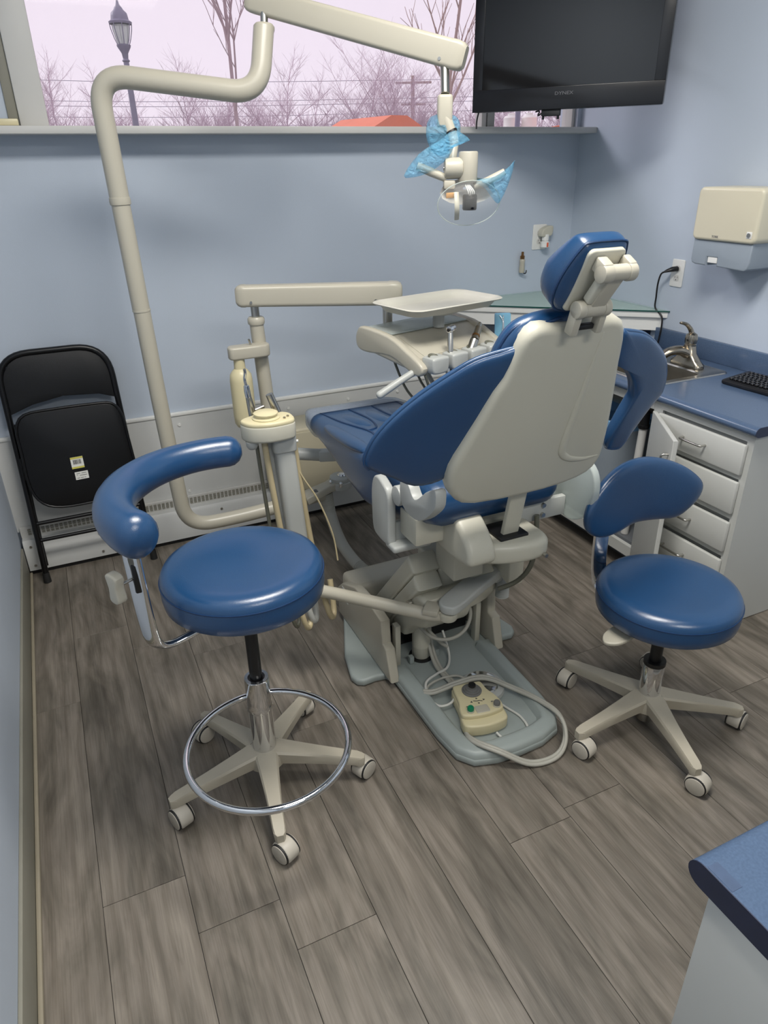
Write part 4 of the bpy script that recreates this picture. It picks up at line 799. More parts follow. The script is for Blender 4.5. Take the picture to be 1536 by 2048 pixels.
# water bottle bracket and bottle
prism('bottle_bracket', smooth2([(-0.145, 0.0), (-0.135, 0.028), (-0.10, 0.032), (0.0, 0.030), (0.02, 0.0), (0.0, -0.030), (-0.10, -0.032), (-0.135, -0.028)], 3), (0.712, 2.66, 0.985), (1, 0, 0), (0.1, 1, 0), 0, 0.048, 'cream', du, 0.008)
cyl('bracket_toggle', (0.66, 2.66, 1.03), (0.652, 2.655, 1.055), 0.004, 'steel', du, seg=10)
lathe('water_bottle', [(0, 0.715), (0.034, 0.715), (0.042, 0.730), (0.044, 0.76), (0.044, 0.90), (0.041, 0.925), (0.030, 0.940), (0.022, 0.948), (0.021, 0.985), (0, 0.985)], (0.606, 2.655, 0), 'cream_yellow', du, seg=32)
# control head
yw = math.radians(15); e1 = V((math.cos(yw), math.sin(yw), 0)); e2 = V((-math.sin(yw), math.cos(yw), 0)); HA = V((1.082, 2.085, 0.012))
def dh(a, b, z): return HA+e1*a+e2*b+V((0, 0, z))
sect = [(0.0, 1.010), (0.012, 1.036), (0.16, 1.086), (0.30, 1.096), (0.322, 1.085), (0.328, 1.055), (0.315, 1.025), (0.24, 1.018), (0.06, 0.995)]
bm = bmesh.new(); a_prism(bm, sect, HA, e2, (0, 0, 1), -0.0, 0.44, 0.010, 3)
hd = fin(bm, 'control_head', 'cream', du)
for a, tk in ((0.012, 0.03), (0.428, 0.03)):
    sd_ = [(-0.026, 0.992), (-0.022, 1.020), (0.06, 1.060), (0.15, 1.094), (0.29, 1.106), (0.322, 1.094), (0.336, 1.060), (0.324, 1.025), (0.27, 1.016), (0.14, 1.024), (0.05, 0.994), (0.0, 0.980)]
    prism('side_trim', smooth2(sd_, 3), dh(a, 0, 0), e2, (0, 0, 1), -tk/2, tk/2, 'cream', hd, 0.008)
prism('glass_lid', [(0.03, 0.17), (0.41, 0.17), (0.41, 0.30), (0.03, 0.30)], V((HA.x, HA.y, 1.022+0.012)), e1, V(e2)+V((0, 0, 0.071)), 0.056, 0.061, 'lens_clear', hd, 0.002)
prism('fascia', [(0.05, 0.0), (0.40, 0.0), (0.40, 0.145), (0.05, 0.145)], dh(0, 0.014, 1.0375), e1, V(e2)*0.148+V((0, 0, 0.050)), -0.001, 0.0015, 'cream', hd, 0.001)
for k in range(4):
    a = 0.060+k*0.094
    bm = bmesh.new(); a_prism(bm, smooth2([(-0.036, -0.01), (-0.039, 0.022), (-0.030, 0.036), (0.030, 0.036), (0.039, 0.022), (0.036, -0.01), (0.022, -0.020), (-0.022, -0.020)], 3), dh(a, -0.028, 1.010), e1, V((0, 0, 1)), -0.028, 0.032, 0.008)
    hb = fin(bm, 'handpiece_holder', 'light_grey', hd)
    bm = bmesh.new(); a_lathe(bm, [(0.0, 0.0), (0.010, 0.0), (0.019, 0.010), (0.017, 0.011), (0.0, 0.003)], dh(a-0.010, -0.026, 1.038), (0, -0.35, 1), 22); fin(bm, 'holder_cup', 'tube_dark', hb)
for i, (a, dx) in enumerate(((0.02, 0.05), (0.145, 0.01), (0.20, 0.0), (0.222, -0.01), (0.30, 0.0))):
    tube('hose', crom([dh(a, -0.020, 0.985), dh(a+dx*0.5, -0.015, 0.93), dh(a+dx, 0.02, 0.88), dh(a+dx+0.02, 0.09, 0.85), dh(a+dx+0.05, 0.2, 0.88), dh(a+dx+0.05, 0.28, 1.0)], 5), 0.0048, 'tube_dark' if i < 2 else 'light_grey', du, 8)
tube('positioning_handle', [dh(0.02, 0.02, 0.995), dh(-0.05, 0.035, 0.965), dh(-0.125, 0.05, 0.930)], [0.012, 0.0125, 0.0135], 'light_grey', du, 16, 1, 0.012)
# handpieces standing in holders two and three
h1 = thing('handpiece', 'slim chrome dental handpiece with a small angled head', 'handpiece', dh(0.167, -0.03, 1.03), 'handpieces in the holders')
b0 = dh(0.134, -0.026, 1.025); b1 = dh(0.152, -0.005, 1.115)
tube('body', [b0, b0.lerp(b1, 0.4), b0.lerp(b1, 0.75), b1], [0.009, 0.0105, 0.010, 0.0085], 'steel', h1, 16)
cyl('head', b1+V((-0.010, -0.006, 0.004)), b1+V((0.016, 0.008, 0.008)), 0.0125, 'chrome', h1, seg=20, bev=0.002)
cyl('chuck', b1+V((-0.010, -0.006, 0.004)), b1+V((-0.014, -0.009, 0.003)), 0.006, 'black_plastic', h1, seg=14)
h2 = thing('handpiece', 'thick bronze-banded handpiece leaning right in its holder', 'handpiece', dh(0.263, -0.03, 1.03), 'handpieces in the holders')
b0 = dh(0.232, -0.028, 1.030); b1 = dh(0.262, -0.018, 1.066); b2 = dh(0.328, 0.02, 1.112)
tube('motor', [b0, b1], [0.016, 0.0165], 'steel', h2, 18); tube('body', [b1, b1.lerp(b2, 0.3), b1.lerp(b2, 0.72)], [0.0155, 0.0135, 0.0125], 'nickel', h2, 18)
cyl('band', b1.lerp(b2, 0.16), b1.lerp(b2, 0.26), 0.0150, 'bronze', h2, seg=20); tube('shank', [b1.lerp(b2, 0.72), b1.lerp(b2, 0.9), b2], [0.009, 0.0085, 0.006], 'steel', h2, 14)
cyl('lower_band', b0+V((0, 0, 0.004)), b0+V((0, 0, 0.010)), 0.0172, 'bronze', h2, seg=20)
# instrument tray above the head
yt = math.radians(12); f1 = V((math.cos(yt), math.sin(yt), 0)); f2 = V((-math.sin(yt), math.cos(yt), 0)); TC = V((1.268, 2.278, 1.180))
tr = thing('instrument_tray', 'empty shallow white instrument tray with rounded corners', 'tray', TC)
lv_ = [(0.355, 0.195, 0.0), (0.372, 0.212, 0.001), (0.395, 0.235, 0.016), (0.408, 0.248, 0.024), (0.430, 0.270, 0.026), (0.436, 0.276, 0.023), (0.430, 0.270, 0.019), (0.402, 0.242, 0.017), (0.376, 0.216, -0.004), (0.36, 0.20, -0.005)]
bm = bmesh.new(); a_loft(bm, [[TC+f1*a+f2*b+V((0, 0, z)) for a, b in rrect(w_, h_, 0.05, 6)] for w_, h_, z in lv_]); fin(bm, 'tray_pan', 'tray_white', tr, 50)
thk = thing('tray_holder', 'round bracket holding the white tray over the control head', 'bracket', TC+V((0, 0, -0.06)))
lathe('holder_disc', [(0, -0.022), (0.06, -0.022), (0.085, -0.012), (0.09, -0.0055), (0, -0.0055)], TC, 'light_grey', thk, seg=36); cyl('holder_stem', TC+V((0.02, 0.03, -0.02)), TC+V((0.02, 0.03, -0.08)), 0.022, 'light_grey', thk, seg=20)
# instrument pouch propped beside the head
pu = thing('sterile_pouch', 'blue and clear sterile pouch with steel instruments inside', 'pouch', dh(0.475, 0.08, 1.0))
po = dh(0.47, 0.03, 1.02); pv = V((0.12, 0.25, 0.9)).normalized(); pw_ = V((0.9, -0.42, 0)).normalized()
prism('film', rrect(0.060, 0.150, 0.004, 2, 0, 0.03), po, pw_, pv, -0.0010, 0.0010, 'pouch_clear', pu)
prism('paper_back', rrect(0.060, 0.150, 0.004, 2, 0, 0.03), po+V((0.002, 0.006, 0)), pw_, pv, -0.0008, 0.0008, 'bag_blue', pu)
for dx in (-0.008, 0.006): tube('instrument', crom([po+pw_*dx*2.2+pv*-0.03-V((0, 0.003, 0)), po+pw_*dx*0.6+pv*0.03-V((0, 0.003, 0)), po+pw_*dx*0.2+pv*0.075-V((0, 0.003, 0)), po+pw_*(dx-0.006)+pv*0.098-V((0, 0.003, 0))], 4), 0.0022, 'chrome', pu, 8)

# ================================================================== foot control and cords on the base
fk = thing('foot_control', 'cream foot control box with joystick and green button', 'foot control', (0.985, 1.46, 0.03))
kz = math.radians(-9); k1 = V((math.cos(kz), math.sin(kz), 0)); k2 = V((-math.sin(kz), math.cos(kz), 0)); KO = V((0.984, 1.462, 0.034))
o = smooth2([(-0.066, -0.085), (0.0, -0.097), (0.062, -0.085), (0.076, -0.060), (0.072, -0.01), (0.055, 0.040), (0.050, 0.082), (0.035, 0.094), (-0.040, 0.094), (-0.056, 0.080), (-0.062, 0.0), (-0.074, -0.05)], 4)
prism('case', o, KO, k1, k2, 0.0, 0.042, 'cream_yellow', fk, 0.008)
prism('upper_case', [(x*0.96, 0.014+y*0.80) for x, y in o], KO, k1, k2, 0.038, 0.058, 'cream_yellow', fk, 0.007)
prism('foot_recess', rrect(0.046, 0.034, 0.006, 3, 0.0, -0.040), KO, k1, k2, 0.052, 0.0595, 'cream', fk, 0.003)
def kp(a, b, z): return KO+k1*a+k2*b+V((0, 0, z))
lathe('joystick_boot', [(0.012, 0), (0.032, 0), (0.033, 0.004), (0.028, 0.006), (0.027, 0.010), (0.022, 0.011), (0.021, 0.015), (0.015, 0.016), (0.014, 0.021), (0.0, 0.021)], kp(0.0, 0.048, 0.057), 'grey_button', fk, seg=36, ang=25)
lathe('joystick', [(0, 0), (0.012, 0), (0.013, 0.004), (0.012, 0.008), (0, 0.009)], kp(0.0, 0.048, 0.077), 'black_plastic', fk, seg=26)
for a, m_, lb in ((-0.040, 'green_button', 'green push button'), (0.050, 'grey_button', 'grey push button')):
    lathe('button_collar', [(0, 0), (0.012, 0), (0.012, 0.014), (0, 0.014)], kp(a, -0.040, 0.050), 'shell_grey', fk, seg=22); q = lathe('button', [(0, 0.012), (0.0108, 0.012), (0.0112, 0.020), (0.009, 0.024), (0, 0.024)], kp(a, -0.040, 0.052), m_, fk, seg=22); q['label'] = lb
bm = bmesh.new()
def tri(c, s_, r_):
    a_prism(bm, [(c[0]+s_*math.cos(r_+k*2*PI/3), c[1]+s_*math.sin(r_+k*2*PI/3)) for k in range(3)], KO, k1, k2, 0.0578, 0.0586)
tri((0.0, 0.009), 0.0042, PI/2); tri((0.0, -0.013), 0.0042, -PI/2); tri((-0.021, -0.002), 0.0048, PI); tri((0.021, -0.002), 0.0048, 0)
for a0, b0_, a1, b1_ in ((-0.014, 0.001, -0.002, -0.003), (-0.002, -0.003, 0.006, -0.002), (0.005, -0.002, 0.015, -0.007)):
    d = V((a1-a0, b1_-b0_, 0)).normalized()*0.0014; a_prism(bm, [(a0-d.y, b0_+d.x), (a0+d.y, b0_-d.x), (a1+d.y, b1_-d.x), (a1-d.y, b1_+d.x)], KO, k1, k2, 0.0578, 0.0586)
fin(bm, 'direction_symbol', 'print_dark', fk, 0)
bm = bmesh.new()
for a in (-0.042, 0.043): a_prism(bm, [(a+0.004*math.cos(k*PI/4), -0.018+0.0022*math.sin(k*PI/4)) for k in range(8)], KO, k1, k2, 0.0578, 0.0586)
fin(bm, 'button_symbol', 'grey_button', fk, 0)
rh = thing('disc_foot_control', 'round chrome-topped disc pedal behind the foot control', 'foot pedal', (1.05, 1.55, 0.03))
lathe('pedal_body', [(0, 0.030), (0.072, 0.030), (0.076, 0.036), (0.074, 0.050), (0.060, 0.056), (0, 0.056)], (1.066, 1.560, 0), 'light_grey', rh, seg=40)
lathe('pedal_cap', [(0, 0.054), (0.056, 0.054), (0.058, 0.058), (0.054, 0.064), (0.03, 0.067), (0, 0.068)], (1.064, 1.562, 0), 'chrome', rh, seg=40)
cords = [('grey double hose looping off the base front', 'cord_grey', 0.0065, [(1.00, 1.84, 0.16), (0.985, 1.80, 0.10), (0.975, 1.72, 0.045), (0.978, 1.60, 0.041), (0.945, 1.50, 0.041), (0.905, 1.40, 0.042), (0.90, 1.34, 0.056), (0.945, 1.27, 0.058), (1.03, 1.225, 0.012), (1.12, 1.215, 0.010), (1.18, 1.25, 0.030), (1.20, 1.31, 0.062), (1.185, 1.40, 0.060), (1.14, 1.49, 0.060), (1.07, 1.555, 0.080), (0.98, 1.575, 0.075), (0.90, 1.59, 0.055), (0.868, 1.61, 0.050)]),
         ('white control cord curling beside the joystick box', 'cord_white', 0.0045, [(0.96, 1.548, 0.070), (0.925, 1.525, 0.055), (0.885, 1.535, 0.048), (0.875, 1.59, 0.048), (0.90, 1.655, 0.048), (0.955, 1.68, 0.048), (1.01, 1.70, 0.045), (1.05, 1.76, 0.05), (1.055, 1.82, 0.11)]),
         ('thin white cord from the joystick box front', 'cord_white', 0.0040, [(0.99, 1.355, 0.045), (1.005, 1.325, 0.036), (1.05, 1.312, 0.035), (1.095, 1.335, 0.035), (1.105, 1.39, 0.035), (1.085, 1.45, 0.036), (1.06, 1.50, 0.05), (1.045, 1.525, 0.070)]),
         ('grey cord coil hanging under the lift arm', 'cord_grey', 0.0065, [(0.93, 1.83, 0.20), (0.965, 1.74, 0.165), (1.02, 1.70, 0.165), (1.08, 1.70, 0.19), (1.12, 1.74, 0.23), (1.11, 1.80, 0.25), (1.04, 1.84, 0.22), (0.97, 1.80, 0.185), (1.0, 1.75, 0.13), (1.03, 1.74, 0.10)]),
         ('second hose running along the base beside the first', 'cord_grey', 0.0060, [(1.012, 1.84, 0.15), (0.998, 1.80, 0.09), (0.989, 1.72, 0.043), (0.991, 1.60, 0.041), (0.960, 1.52, 0.041)]),
         ('short grey cord arching behind the disc pedal', 'cord_grey', 0.0045, [(0.872, 1.60, 0.045), (0.90, 1.64, 0.045), (0.96, 1.655, 0.045), (1.01, 1.64, 0.050), (1.03, 1.615, 0.050)])]
for lb, m_, r_, pts in cords:
    o = tube('cord', crom(pts, 7), r_, m_, None, 10); tag(o, lb, 'cord')
    if 'double' in lb:
        o2 = tube('second_core', crom([(x+0.004, y+0.011, z) for x, y, z in pts], 7), r_, m_, o, 10)

# ================================================================== sink counter along the right wall
CT, CF, CE = 0.842, 2.030, 1.467                        # top height, front nosing, near end
wt = thing('worktop', 'blue laminate worktop with rounded edge and backsplash', 'worktop', (2.3, 2.1, 0.80))
SX0, SX1, SY0, SY1 = 2.115, 2.395, 2.02, 2.42            # hole for the sink bowl
bm = bmesh.new(); z0, z1 = CT-0.036, CT; YE = 2.93
a_box2(bm, (CF+0.02, CE, z0), (SX0, YE, z1)); a_box2(bm, (SX1, CE, z0), (XR-0.002, YE, z1)); a_box2(bm, (SX0, CE, z0), (SX1, SY0, z1)); a_box2(bm, (SX0, SY1, z0), (SX1, YE, z1))
nose = [(0.0, z0), (0.0, z1)]+[(-0.020*math.sin(a), (z0+z1)/2+0.018*math.cos(a)) for a in [PI*k/10 for k in range(11)]]
a_prism(bm, [(CF+0.02+x, z) for x, z in nose[2:]], (0, YE, 0), (1, 0, 0), (0, 0, 1), 0, YE-CE)
fin(bm, 'top', 'counter_blue', wt, 30)
prism('end_band', [(CF+0.02+x*1.0, z) for x, z in [(0.54, z1), *nose[2:], (0.54, z0)]], (0, CE, 0), (1, 0, 0), (0, 0, 1), 0.0, 0.002, 'counter_edge', wt)
box2('backsplash', (XR-0.022, CE, CT), (XR-0.001, 2.505, CT+0.088), 'counter_blue', wt, 0.003)
# base unit with four drawers
db = thing('drawer_cabinet', 'white four-drawer cabinet under the blue worktop', 'cabinet', (2.3, 1.70, 0))
FX = 2.062; Y0, Y1 = 1.492, 1.945
box2('carcass', (FX+0.018, Y0, 0.0), (XR-0.004, Y1, z0), 'cabinet_white', db)
bm = bmesh.new(); a_box2(bm, (FX, Y0, 0.08), (FX+0.018, Y0+0.022, z0)); a_box2(bm, (FX, Y1-0.045, 0.08), (FX+0.018, Y1, z0)); a_box2(bm, (FX, Y0+0.022, 0.775), (FX+0.018, Y1-0.045, z0)); a_box2(bm, (FX, Y0+0.022, 0.08), (FX+0.018, Y1-0.045, 0.19))
for za, zb in ((0.632, 0.652), (0.478, 0.498), (0.323, 0.343)): a_box2(bm, (FX, Y0+0.022, za), (FX+0.018, Y1-0.045, zb))
fin(bm, 'face_frame', 'cabinet_white', db, 0)
box2('end_panel', (FX, Y0-0.006, 0.004), (XR-0.004, Y0, z0), 'cabinet_white', db)
def pull(p, q, out_, parent, m_='steel'):
    p = V(p); q = V(q); out_ = V(out_); return tube('handle', round_path([p, p+out_, q+out_, q], 0.012, 5), 0.0042, m_, parent, 10)
for za, zb in ((0.653, 0.766), (0.502, 0.626), (0.347, 0.468), (0.192, 0.313)):
    d_ = box2('drawer', (FX-0.019, Y0+0.012, za), (FX-0.0005, Y1-0.040, zb), 'cabinet_white', db, 0.006)
    zc = (za+zb)/2+0.004; pull((FX-0.019, 1.765, zc), (FX-0.019, 1.663, zc), (-0.026, 0, 0), d_)
# sink base, its door swung open
sb = thing('sink_cabinet', 'white sink cabinet with its door standing open', 'cabinet', (2.3, 2.25, 0))
S0, S1 = Y1+0.001, 2.93
bm = bmesh.new(); a_box2(bm, (FX+0.02, S0, 0.13), (FX+0.5, S1, 0.148)); a_box2(bm, (FX+0.47, S0, 0.13), (FX+0.488, S1, z0)); a_box2(bm, (FX+0.02, S1-0.018, 0.13), (FX+0.5, S1, z0)); a_box2(bm, (FX+0.10, S0, 0.0), (FX+0.12, S1, 0.13)); fin(bm, 'carcass', 'recess_shade', sb, 0)
bm = bmesh.new(); a_box2(bm, (FX, S0, 0.085), (FX+0.02, S1, 0.135)); a_box2(bm, (FX, S0, 0.765), (FX+0.02, S1, z0)); a_box2(bm, (FX, 2.60, 0.135), (FX+0.02, S1, 0.765)); fin(bm, 'face_frame', 'cabinet_white', sb, 0)
hg = V((FX-0.004, 1.935, 0)); dd = V((-0.178, -0.283, 0)).normalized(); nn = V((-dd.y, dd.x, 0))
dr = prism('door', [(0, 0.10), (0.336, 0.10), (0.336, 0.762), (0, 0.762)], hg, dd, (0, 0, 1), -0.009, 0.009, 'cabinet_white', sb, 0.004)
nd = dd.cross(V((0, 0, 1)))
pull(hg+dd*0.305+V((0, 0, 0.700))+nd*0.009, hg+dd*0.305+V((0, 0, 0.610))+nd*0.009, nd*0.026, dr)
for hz_ in (0.700, 0.225): box('hinge', hg+dd*0.022-nd*0.014+V((0, 0, hz_)), (0.030, 0.016, 0.018), 'steel', dr, 0.003, rotm(math.atan2(dd.y, dd.x)))
box2('drawer_stop', (FX+0.02, 2.58, 0.77), (FX+0.45, 2.60, z0), 'cabinet_white', sb)
# plumbing and bin inside the sink cabinet
pp = thing('drain_pipe', 'white drain pipe with black coupling under the sink', 'pipe', (2.12, 2.05, 0.15))
cyl('pipe', (2.115, 2.05, 0.15), (2.125, 2.045, 0.675), 0.017, 'white_paint', pp, seg=20); lathe('coupling', [(0, 0), (0.022, 0), (0.024, 0.006), (0.024, 0.016), (0.0205, 0.018), (0.0205, 0.07), (0, 0.07)], (2.124, 2.046, 0.645), 'black_plastic', pp, seg=24)
lathe('pipe_flange', [(0, 0), (0.034, 0), (0.030, 0.010), (0.018, 0.022), (0, 0.022)], (2.118, 2.049, 0.475), 'cream', pp, seg=22)
tb = thing('waste_bin', 'grey round waste bin with blue liner in the open cabinet', 'bin', (2.24, 2.33, 0.148))
lathe('bin_body', [(0, 0.15), (0.135, 0.15), (0.165, 0.60), (0.168, 0.61), (0.160, 0.61), (0.132, 0.17), (0, 0.17)], (2.25, 2.32, 0), 'bin_grey', tb, seg=40)
lathe('liner', [(0.158, 0.56), (0.170, 0.60), (0.172, 0.618), (0.162, 0.622), (0.150, 0.57)], (2.25, 2.32, 0), 'bag_blue', tb, seg=40)
# sink: flat rim and bowl
sk = thing('sink', 'small stainless steel drop-in sink', 'sink', (2.3, 2.22, CT))
RX0, RX1, RY0, RY1 = 2.085, 2.500, 1.985, 2.455
bcx, bcy = (SX0+SX1)/2, (SY0+SY1)/2; rcx, rcy = (RX0+RX1)/2, (RY0+RY1)/2
def rr(w_, h_, r, cx_, cy_, z, n=6): return [V((a, b, z)) for a, b in rrect(w_, h_, r, n, cx_, cy_)]
bm = bmesh.new(); a_loft(bm, [rr(RX1-RX0, RY1-RY0, 0.03, rcx, rcy, CT+0.0005), rr(RX1-RX0-0.008, RY1-RY0-0.008, 0.028, rcx, rcy, CT+0.005), rr(RX1-RX0-0.020, RY1-RY0-0.020, 0.025, rcx, rcy, CT+0.0035), rr(SX1-SX0-0.004, SY1-SY0-0.004, 0.05, bcx, bcy, CT+0.0025), rr(SX1-SX0-0.010, SY1-SY0-0.010, 0.05, bcx, bcy, CT-0.003)], cap=False); fin(bm, 'rim', 'steel', sk, 35)
bm = bmesh.new(); a_loft(bm, [rr(SX1-SX0-0.010, SY1-SY0-0.010, 0.05, bcx, bcy, CT-0.003), rr(SX1-SX0-0.016, SY1-SY0-0.016, 0.05, bcx, bcy, CT-0.02), rr(SX1-SX0-0.028, SY1-SY0-0.028, 0.055, bcx, bcy, CT-0.12), rr(SX1-SX0-0.07, SY1-SY0-0.07, 0.05, bcx, bcy, CT-0.148), rr(0.05, 0.05, 0.024, bcx, bcy, CT-0.152)], cap=False)
bm.verts.ensure_lookup_table(); bm.faces.new(list(bm.verts)[-28:]); fin(bm, 'bowl', 'bowl_shade_steel', sk, 35)
lathe('drain', [(0, 0), (0.036, 0), (0.038, 0.002), (0.028, 0.003), (0.026, 0.0), (0, 0.001)], (bcx, bcy, CT-0.151), 'chrome', sk, seg=26)
box('overflow_mark', (SX1-0.012, 2.10, CT-0.045), (0.002, 0.03, 0.006), 'print_dark', sk, 0.0005)
# faucet: single lever
fa = thing('faucet', 'brushed nickel single-lever faucet behind the sink', 'faucet', (2.43, 2.16, CT))
FZ = CT+0.004; fcx, fcy = 2.432, 2.155
bm = bmesh.new(); a_loft(bm, [[V((fcx+a, fcy+b, z)) for a, b in rrect(0.052*k, 0.165*j, 0.022*k, 5)] for z, k, j in ((FZ, 1.0, 1.0), (FZ+0.012, 0.98, 0.99), (FZ+0.028, 0.86, 0.72), (FZ+0.055, 0.84, 0.40), (FZ+0.085, 0.86, 0.29))]); fin(bm, 'base_body', 'nickel', fa, 50)
tube('spout', crom([(fcx-0.005, fcy, FZ+0.050), (fcx-0.04, fcy+0.012, FZ+0.066), (fcx-0.085, fcy+0.028, FZ+0.062), (fcx-0.115, fcy+0.040, FZ+0.040)], 6), [0.029, 0.020], 'nickel', fa, 18, 0.8)
lathe('cartridge', [(0, 0.075), (0.023, 0.075), (0.0245, 0.090), (0.0215, 0.093), (0.0245, 0.096), (0.026, 0.115), (0.022, 0.132), (0.010, 0.140), (0, 0.141)], (fcx, fcy, FZ), 'nickel', fa, seg=28)
tube('lever', crom([(fcx, fcy, FZ+0.125), (fcx-0.004, fcy+0.008, FZ+0.150), (fcx-0.022, fcy+0.018, FZ+0.172), (fcx-0.045, fcy+0.028, FZ+0.180)], 5), [0.014, 0.0085], 'nickel', fa, 14, 0.6, 0.006)
cyl('set_screw', (fcx-0.024, fcy-0.004, FZ+0.112), (fcx-0.028, fcy-0.005, FZ+0.112), 0.004, 'black_plastic', fa, seg=10)
# keyboard
kb_ = thing('keyboard', 'black computer keyboard on the blue worktop', 'keyboard', (2.45, 1.75, CT))
ky = math.radians(-97); K1 = V((0.06, -1, 0)).normalized(); K2 = V((1, 0.06, 0)).normalized(); KB = V((2.345, 1.900, CT+0.001))
def kq(a, b, z): return KB+K1*a+K2*b+V((0, 0, z))
bm = bmesh.new(); a_loft(bm, [[kq(a, b, z+b*0.07) for a, b in rrect(0.44-i, 0.165-i, 0.012, 3, 0.22, 0.0825)] for z, i in ((0.0, 0.006), (0.004, 0.0), (0.012, 0.0), (0.016, 0.008))]); fin(bm, 'case', 'black_plastic', kb_, 40)
bm = bmesh.new(); bl = bmesh.new()
Rk = Matrix((K1, K2, V((0, 0, 1)))).transposed()
for r_ in range(6):
    a = 0.020+(r_ % 3)*0.004
    while a < 0.425:
        w_ = 0.0165; c_ = kq(a+w_/2, 0.028+r_*0.0215, 0.0195+(0.028+r_*0.0215)*0.07); a_box(bm, c_, (w_-0.002, 0.0175, 0.007), 0.002, Rk, 1); a_box(bl, c_+V((0, 0, 0.0037))-K1*0.002-K2*0.001, (0.0045, 0.0045, 0.0006), 0, Rk); a += 0.0185
k_ = fin(bm, 'keys', 'black_metal', kb_, 40); k_['kind'] = 'stuff'; l_ = fin(bl, 'key_legends', 'logo_grey', kb_, 0); l_['kind'] = 'stuff'

# ================================================================== corner shelf with glass top
cs = thing('corner_shelf', 'white corner shelf under a green-edged glass top', 'shelf', (2.4, 3.0, 0.9))
tri_ = [(XR-0.003, 2.452), (XR-0.003, YB-0.003), (1.64, YB-0.003), (1.66, 3.19), (2.58, 2.452)]
tri_ = [(XR-0.003, 2.452), (XR-0.003, YB-0.003), (1.70, YB-0.003), (1.70, 3.215)]
prism('glass_top', tri_, (0, 0, 1.005), (1, 0, 0), (0, 1, 0), 0.0, 0.006, 'glass_top', cs)
prism('glass_edge', [(XR-0.003, 2.4505), (XR-0.003, 2.4535), (1.705, 3.2145), (1.700, 3.2145)], (0, 0, 1.0052), (1, 0, 0), (0, 1, 0), 0.0, 0.0056, 'glass_green_edge', cs)
prism('board', [(XR-0.003, 2.462), (XR-0.003, YB-0.003), (1.712, YB-0.003), (1.712, 3.212)], (0, 0, 0.977), (1, 0, 0), (0, 1, 0), 0.0, 0.0275, 'white_trim', cs, 0.002)
prism('apron', [(XR-0.003, 2.488), (XR-0.003, 2.515), (1.78, 3.20), (1.74, 3.20)], (0, 0, 0.915), (1, 0, 0), (0, 1, 0), 0.0, 0.062, 'white_trim', cs)
box2('under_panel', (XR-0.004, 2.55, CT), (XR-0.010, 3.2, 0.915), 'counter_edge', cs)

# ================================================================== things on the walls
td = thing('towel_dispenser', 'cream and grey paper towel dispenser on the right wall', 'towel dispenser', (2.52, 2.1, 1.25))
def yz(lo, hi, r, n=5): return rrect(hi[0]-lo[0], hi[1]-lo[1], r, n, (lo[0]+hi[0])/2, (lo[1]+hi[1])/2)
prism('upper_cover', yz((1.930, 1.352), (2.232, 1.545), 0.022), (XR, 0, 0), (0, 1, 0), (0, 0, 1), -0.185, -0.004, 'dispenser_cream', td, 0.012, 4)
lo_ = [(1.945, 1.353), (2.228, 1.353), (2.228, 1.275), (2.222, 1.262), (2.205, 1.257), (2.150, 1.257), (2.148, 1.290), (2.098, 1.290), (2.096, 1.257), (1.965, 1.252), (1.950, 1.262), (1.945, 1.285)]
prism('lower_tray', lo_, (XR, 0, 0), (0, 1, 0), (0, 0, 1), -0.172, -0.004, 'bin_grey', td, 0.006)
prism('paper_tongue', [(2.100, 1.268), (2.146, 1.268), (2.146, 1.300), (2.100, 1.300)], (XR, 0, 0), (0, 1, 0), (0, 0, 1), -0.168, -0.150, 'white_trim', td, 0.002)
box2('lock_plate', (XR-0.1865, 1.948, 1.372), (XR-0.184, 1.972, 1.396), 'white_trim', td, 0.002)
cyl('lock', (XR-0.186, 1.960, 1.384), (XR-0.190, 1.960, 1.384), 0.008, 'steel', td, seg=16)
text_mesh('brand_mark', 'TORK', 0.012, (XR-0.1856, 2.115, 1.368), (0, -1, 0), (0, 0, 1), 'logo_grey', td)
def outlet_plate(t, O, u_, n_, w_=0.072, h_=0.118):
    N_ = V(u_).cross(V((0, 0, 1)));  s_ = 1 if N_.dot(V(n_)) > 0 else -1
    prism('plate', rrect(w_, h_, 0.006, 3), O, u_, (0, 0, 1), 0 if s_ > 0 else -0.005, 0.005 if s_ > 0 else 0, 'white_trim', t, 0.002)
    for dz in (0.020, -0.020):
        prism('receptacle', rrect(0.033, 0.028, 0.011, 4), V(O)+V((0, 0, dz)), u_, (0, 0, 1), (0.004 if s_ > 0 else -0.0065), (0.0065 if s_ > 0 else -0.004), 'white_paint', t, 0.001)
        bm = bmesh.new()
        for da, db_, w2, h2 in ((-0.0065, 0.003, 0.0022, 0.008), (0.0065, 0.003, 0.0022, 0.0065), (0, -0.008, 0.0045, 0.0045)):
            a_prism(bm, [(da-w2/2, db_-h2/2), (da+w2/2, db_-h2/2), (da+w2/2, db_+h2/2), (da-w2/2, db_+h2/2)], V(O)+V((0, 0, dz)), u_, (0, 0, 1), (0.0062 if s_ > 0 else -0.0068), (0.0068 if s_ > 0 else -0.0062))
        fin(bm, 'slot', 'print_dark', t, 0)
ot = thing('wall_outlet', 'white wall outlet on the right wall with a black plug', 'outlet', (XR, 2.445, 1.18)); outlet_plate(ot, (XR, 2.445, 1.180), (0, -1, 0), (-1, 0, 0))
pc_ = thing('plugged_lead', 'black power cord plugged into the right wall outlet', 'power cord', (XR-0.03, 2.46, 1.0))
tube('plug', [V((XR-0.008, 2.445, 1.200)), V((XR-0.030, 2.452, 1.198)), V((XR-0.048, 2.462, 1.192)), V((XR-0.060, 2.470, 1.186))], [0.015, 0.015, 0.010, 0.005], 'black_plastic', pc_, 12, 0.75)
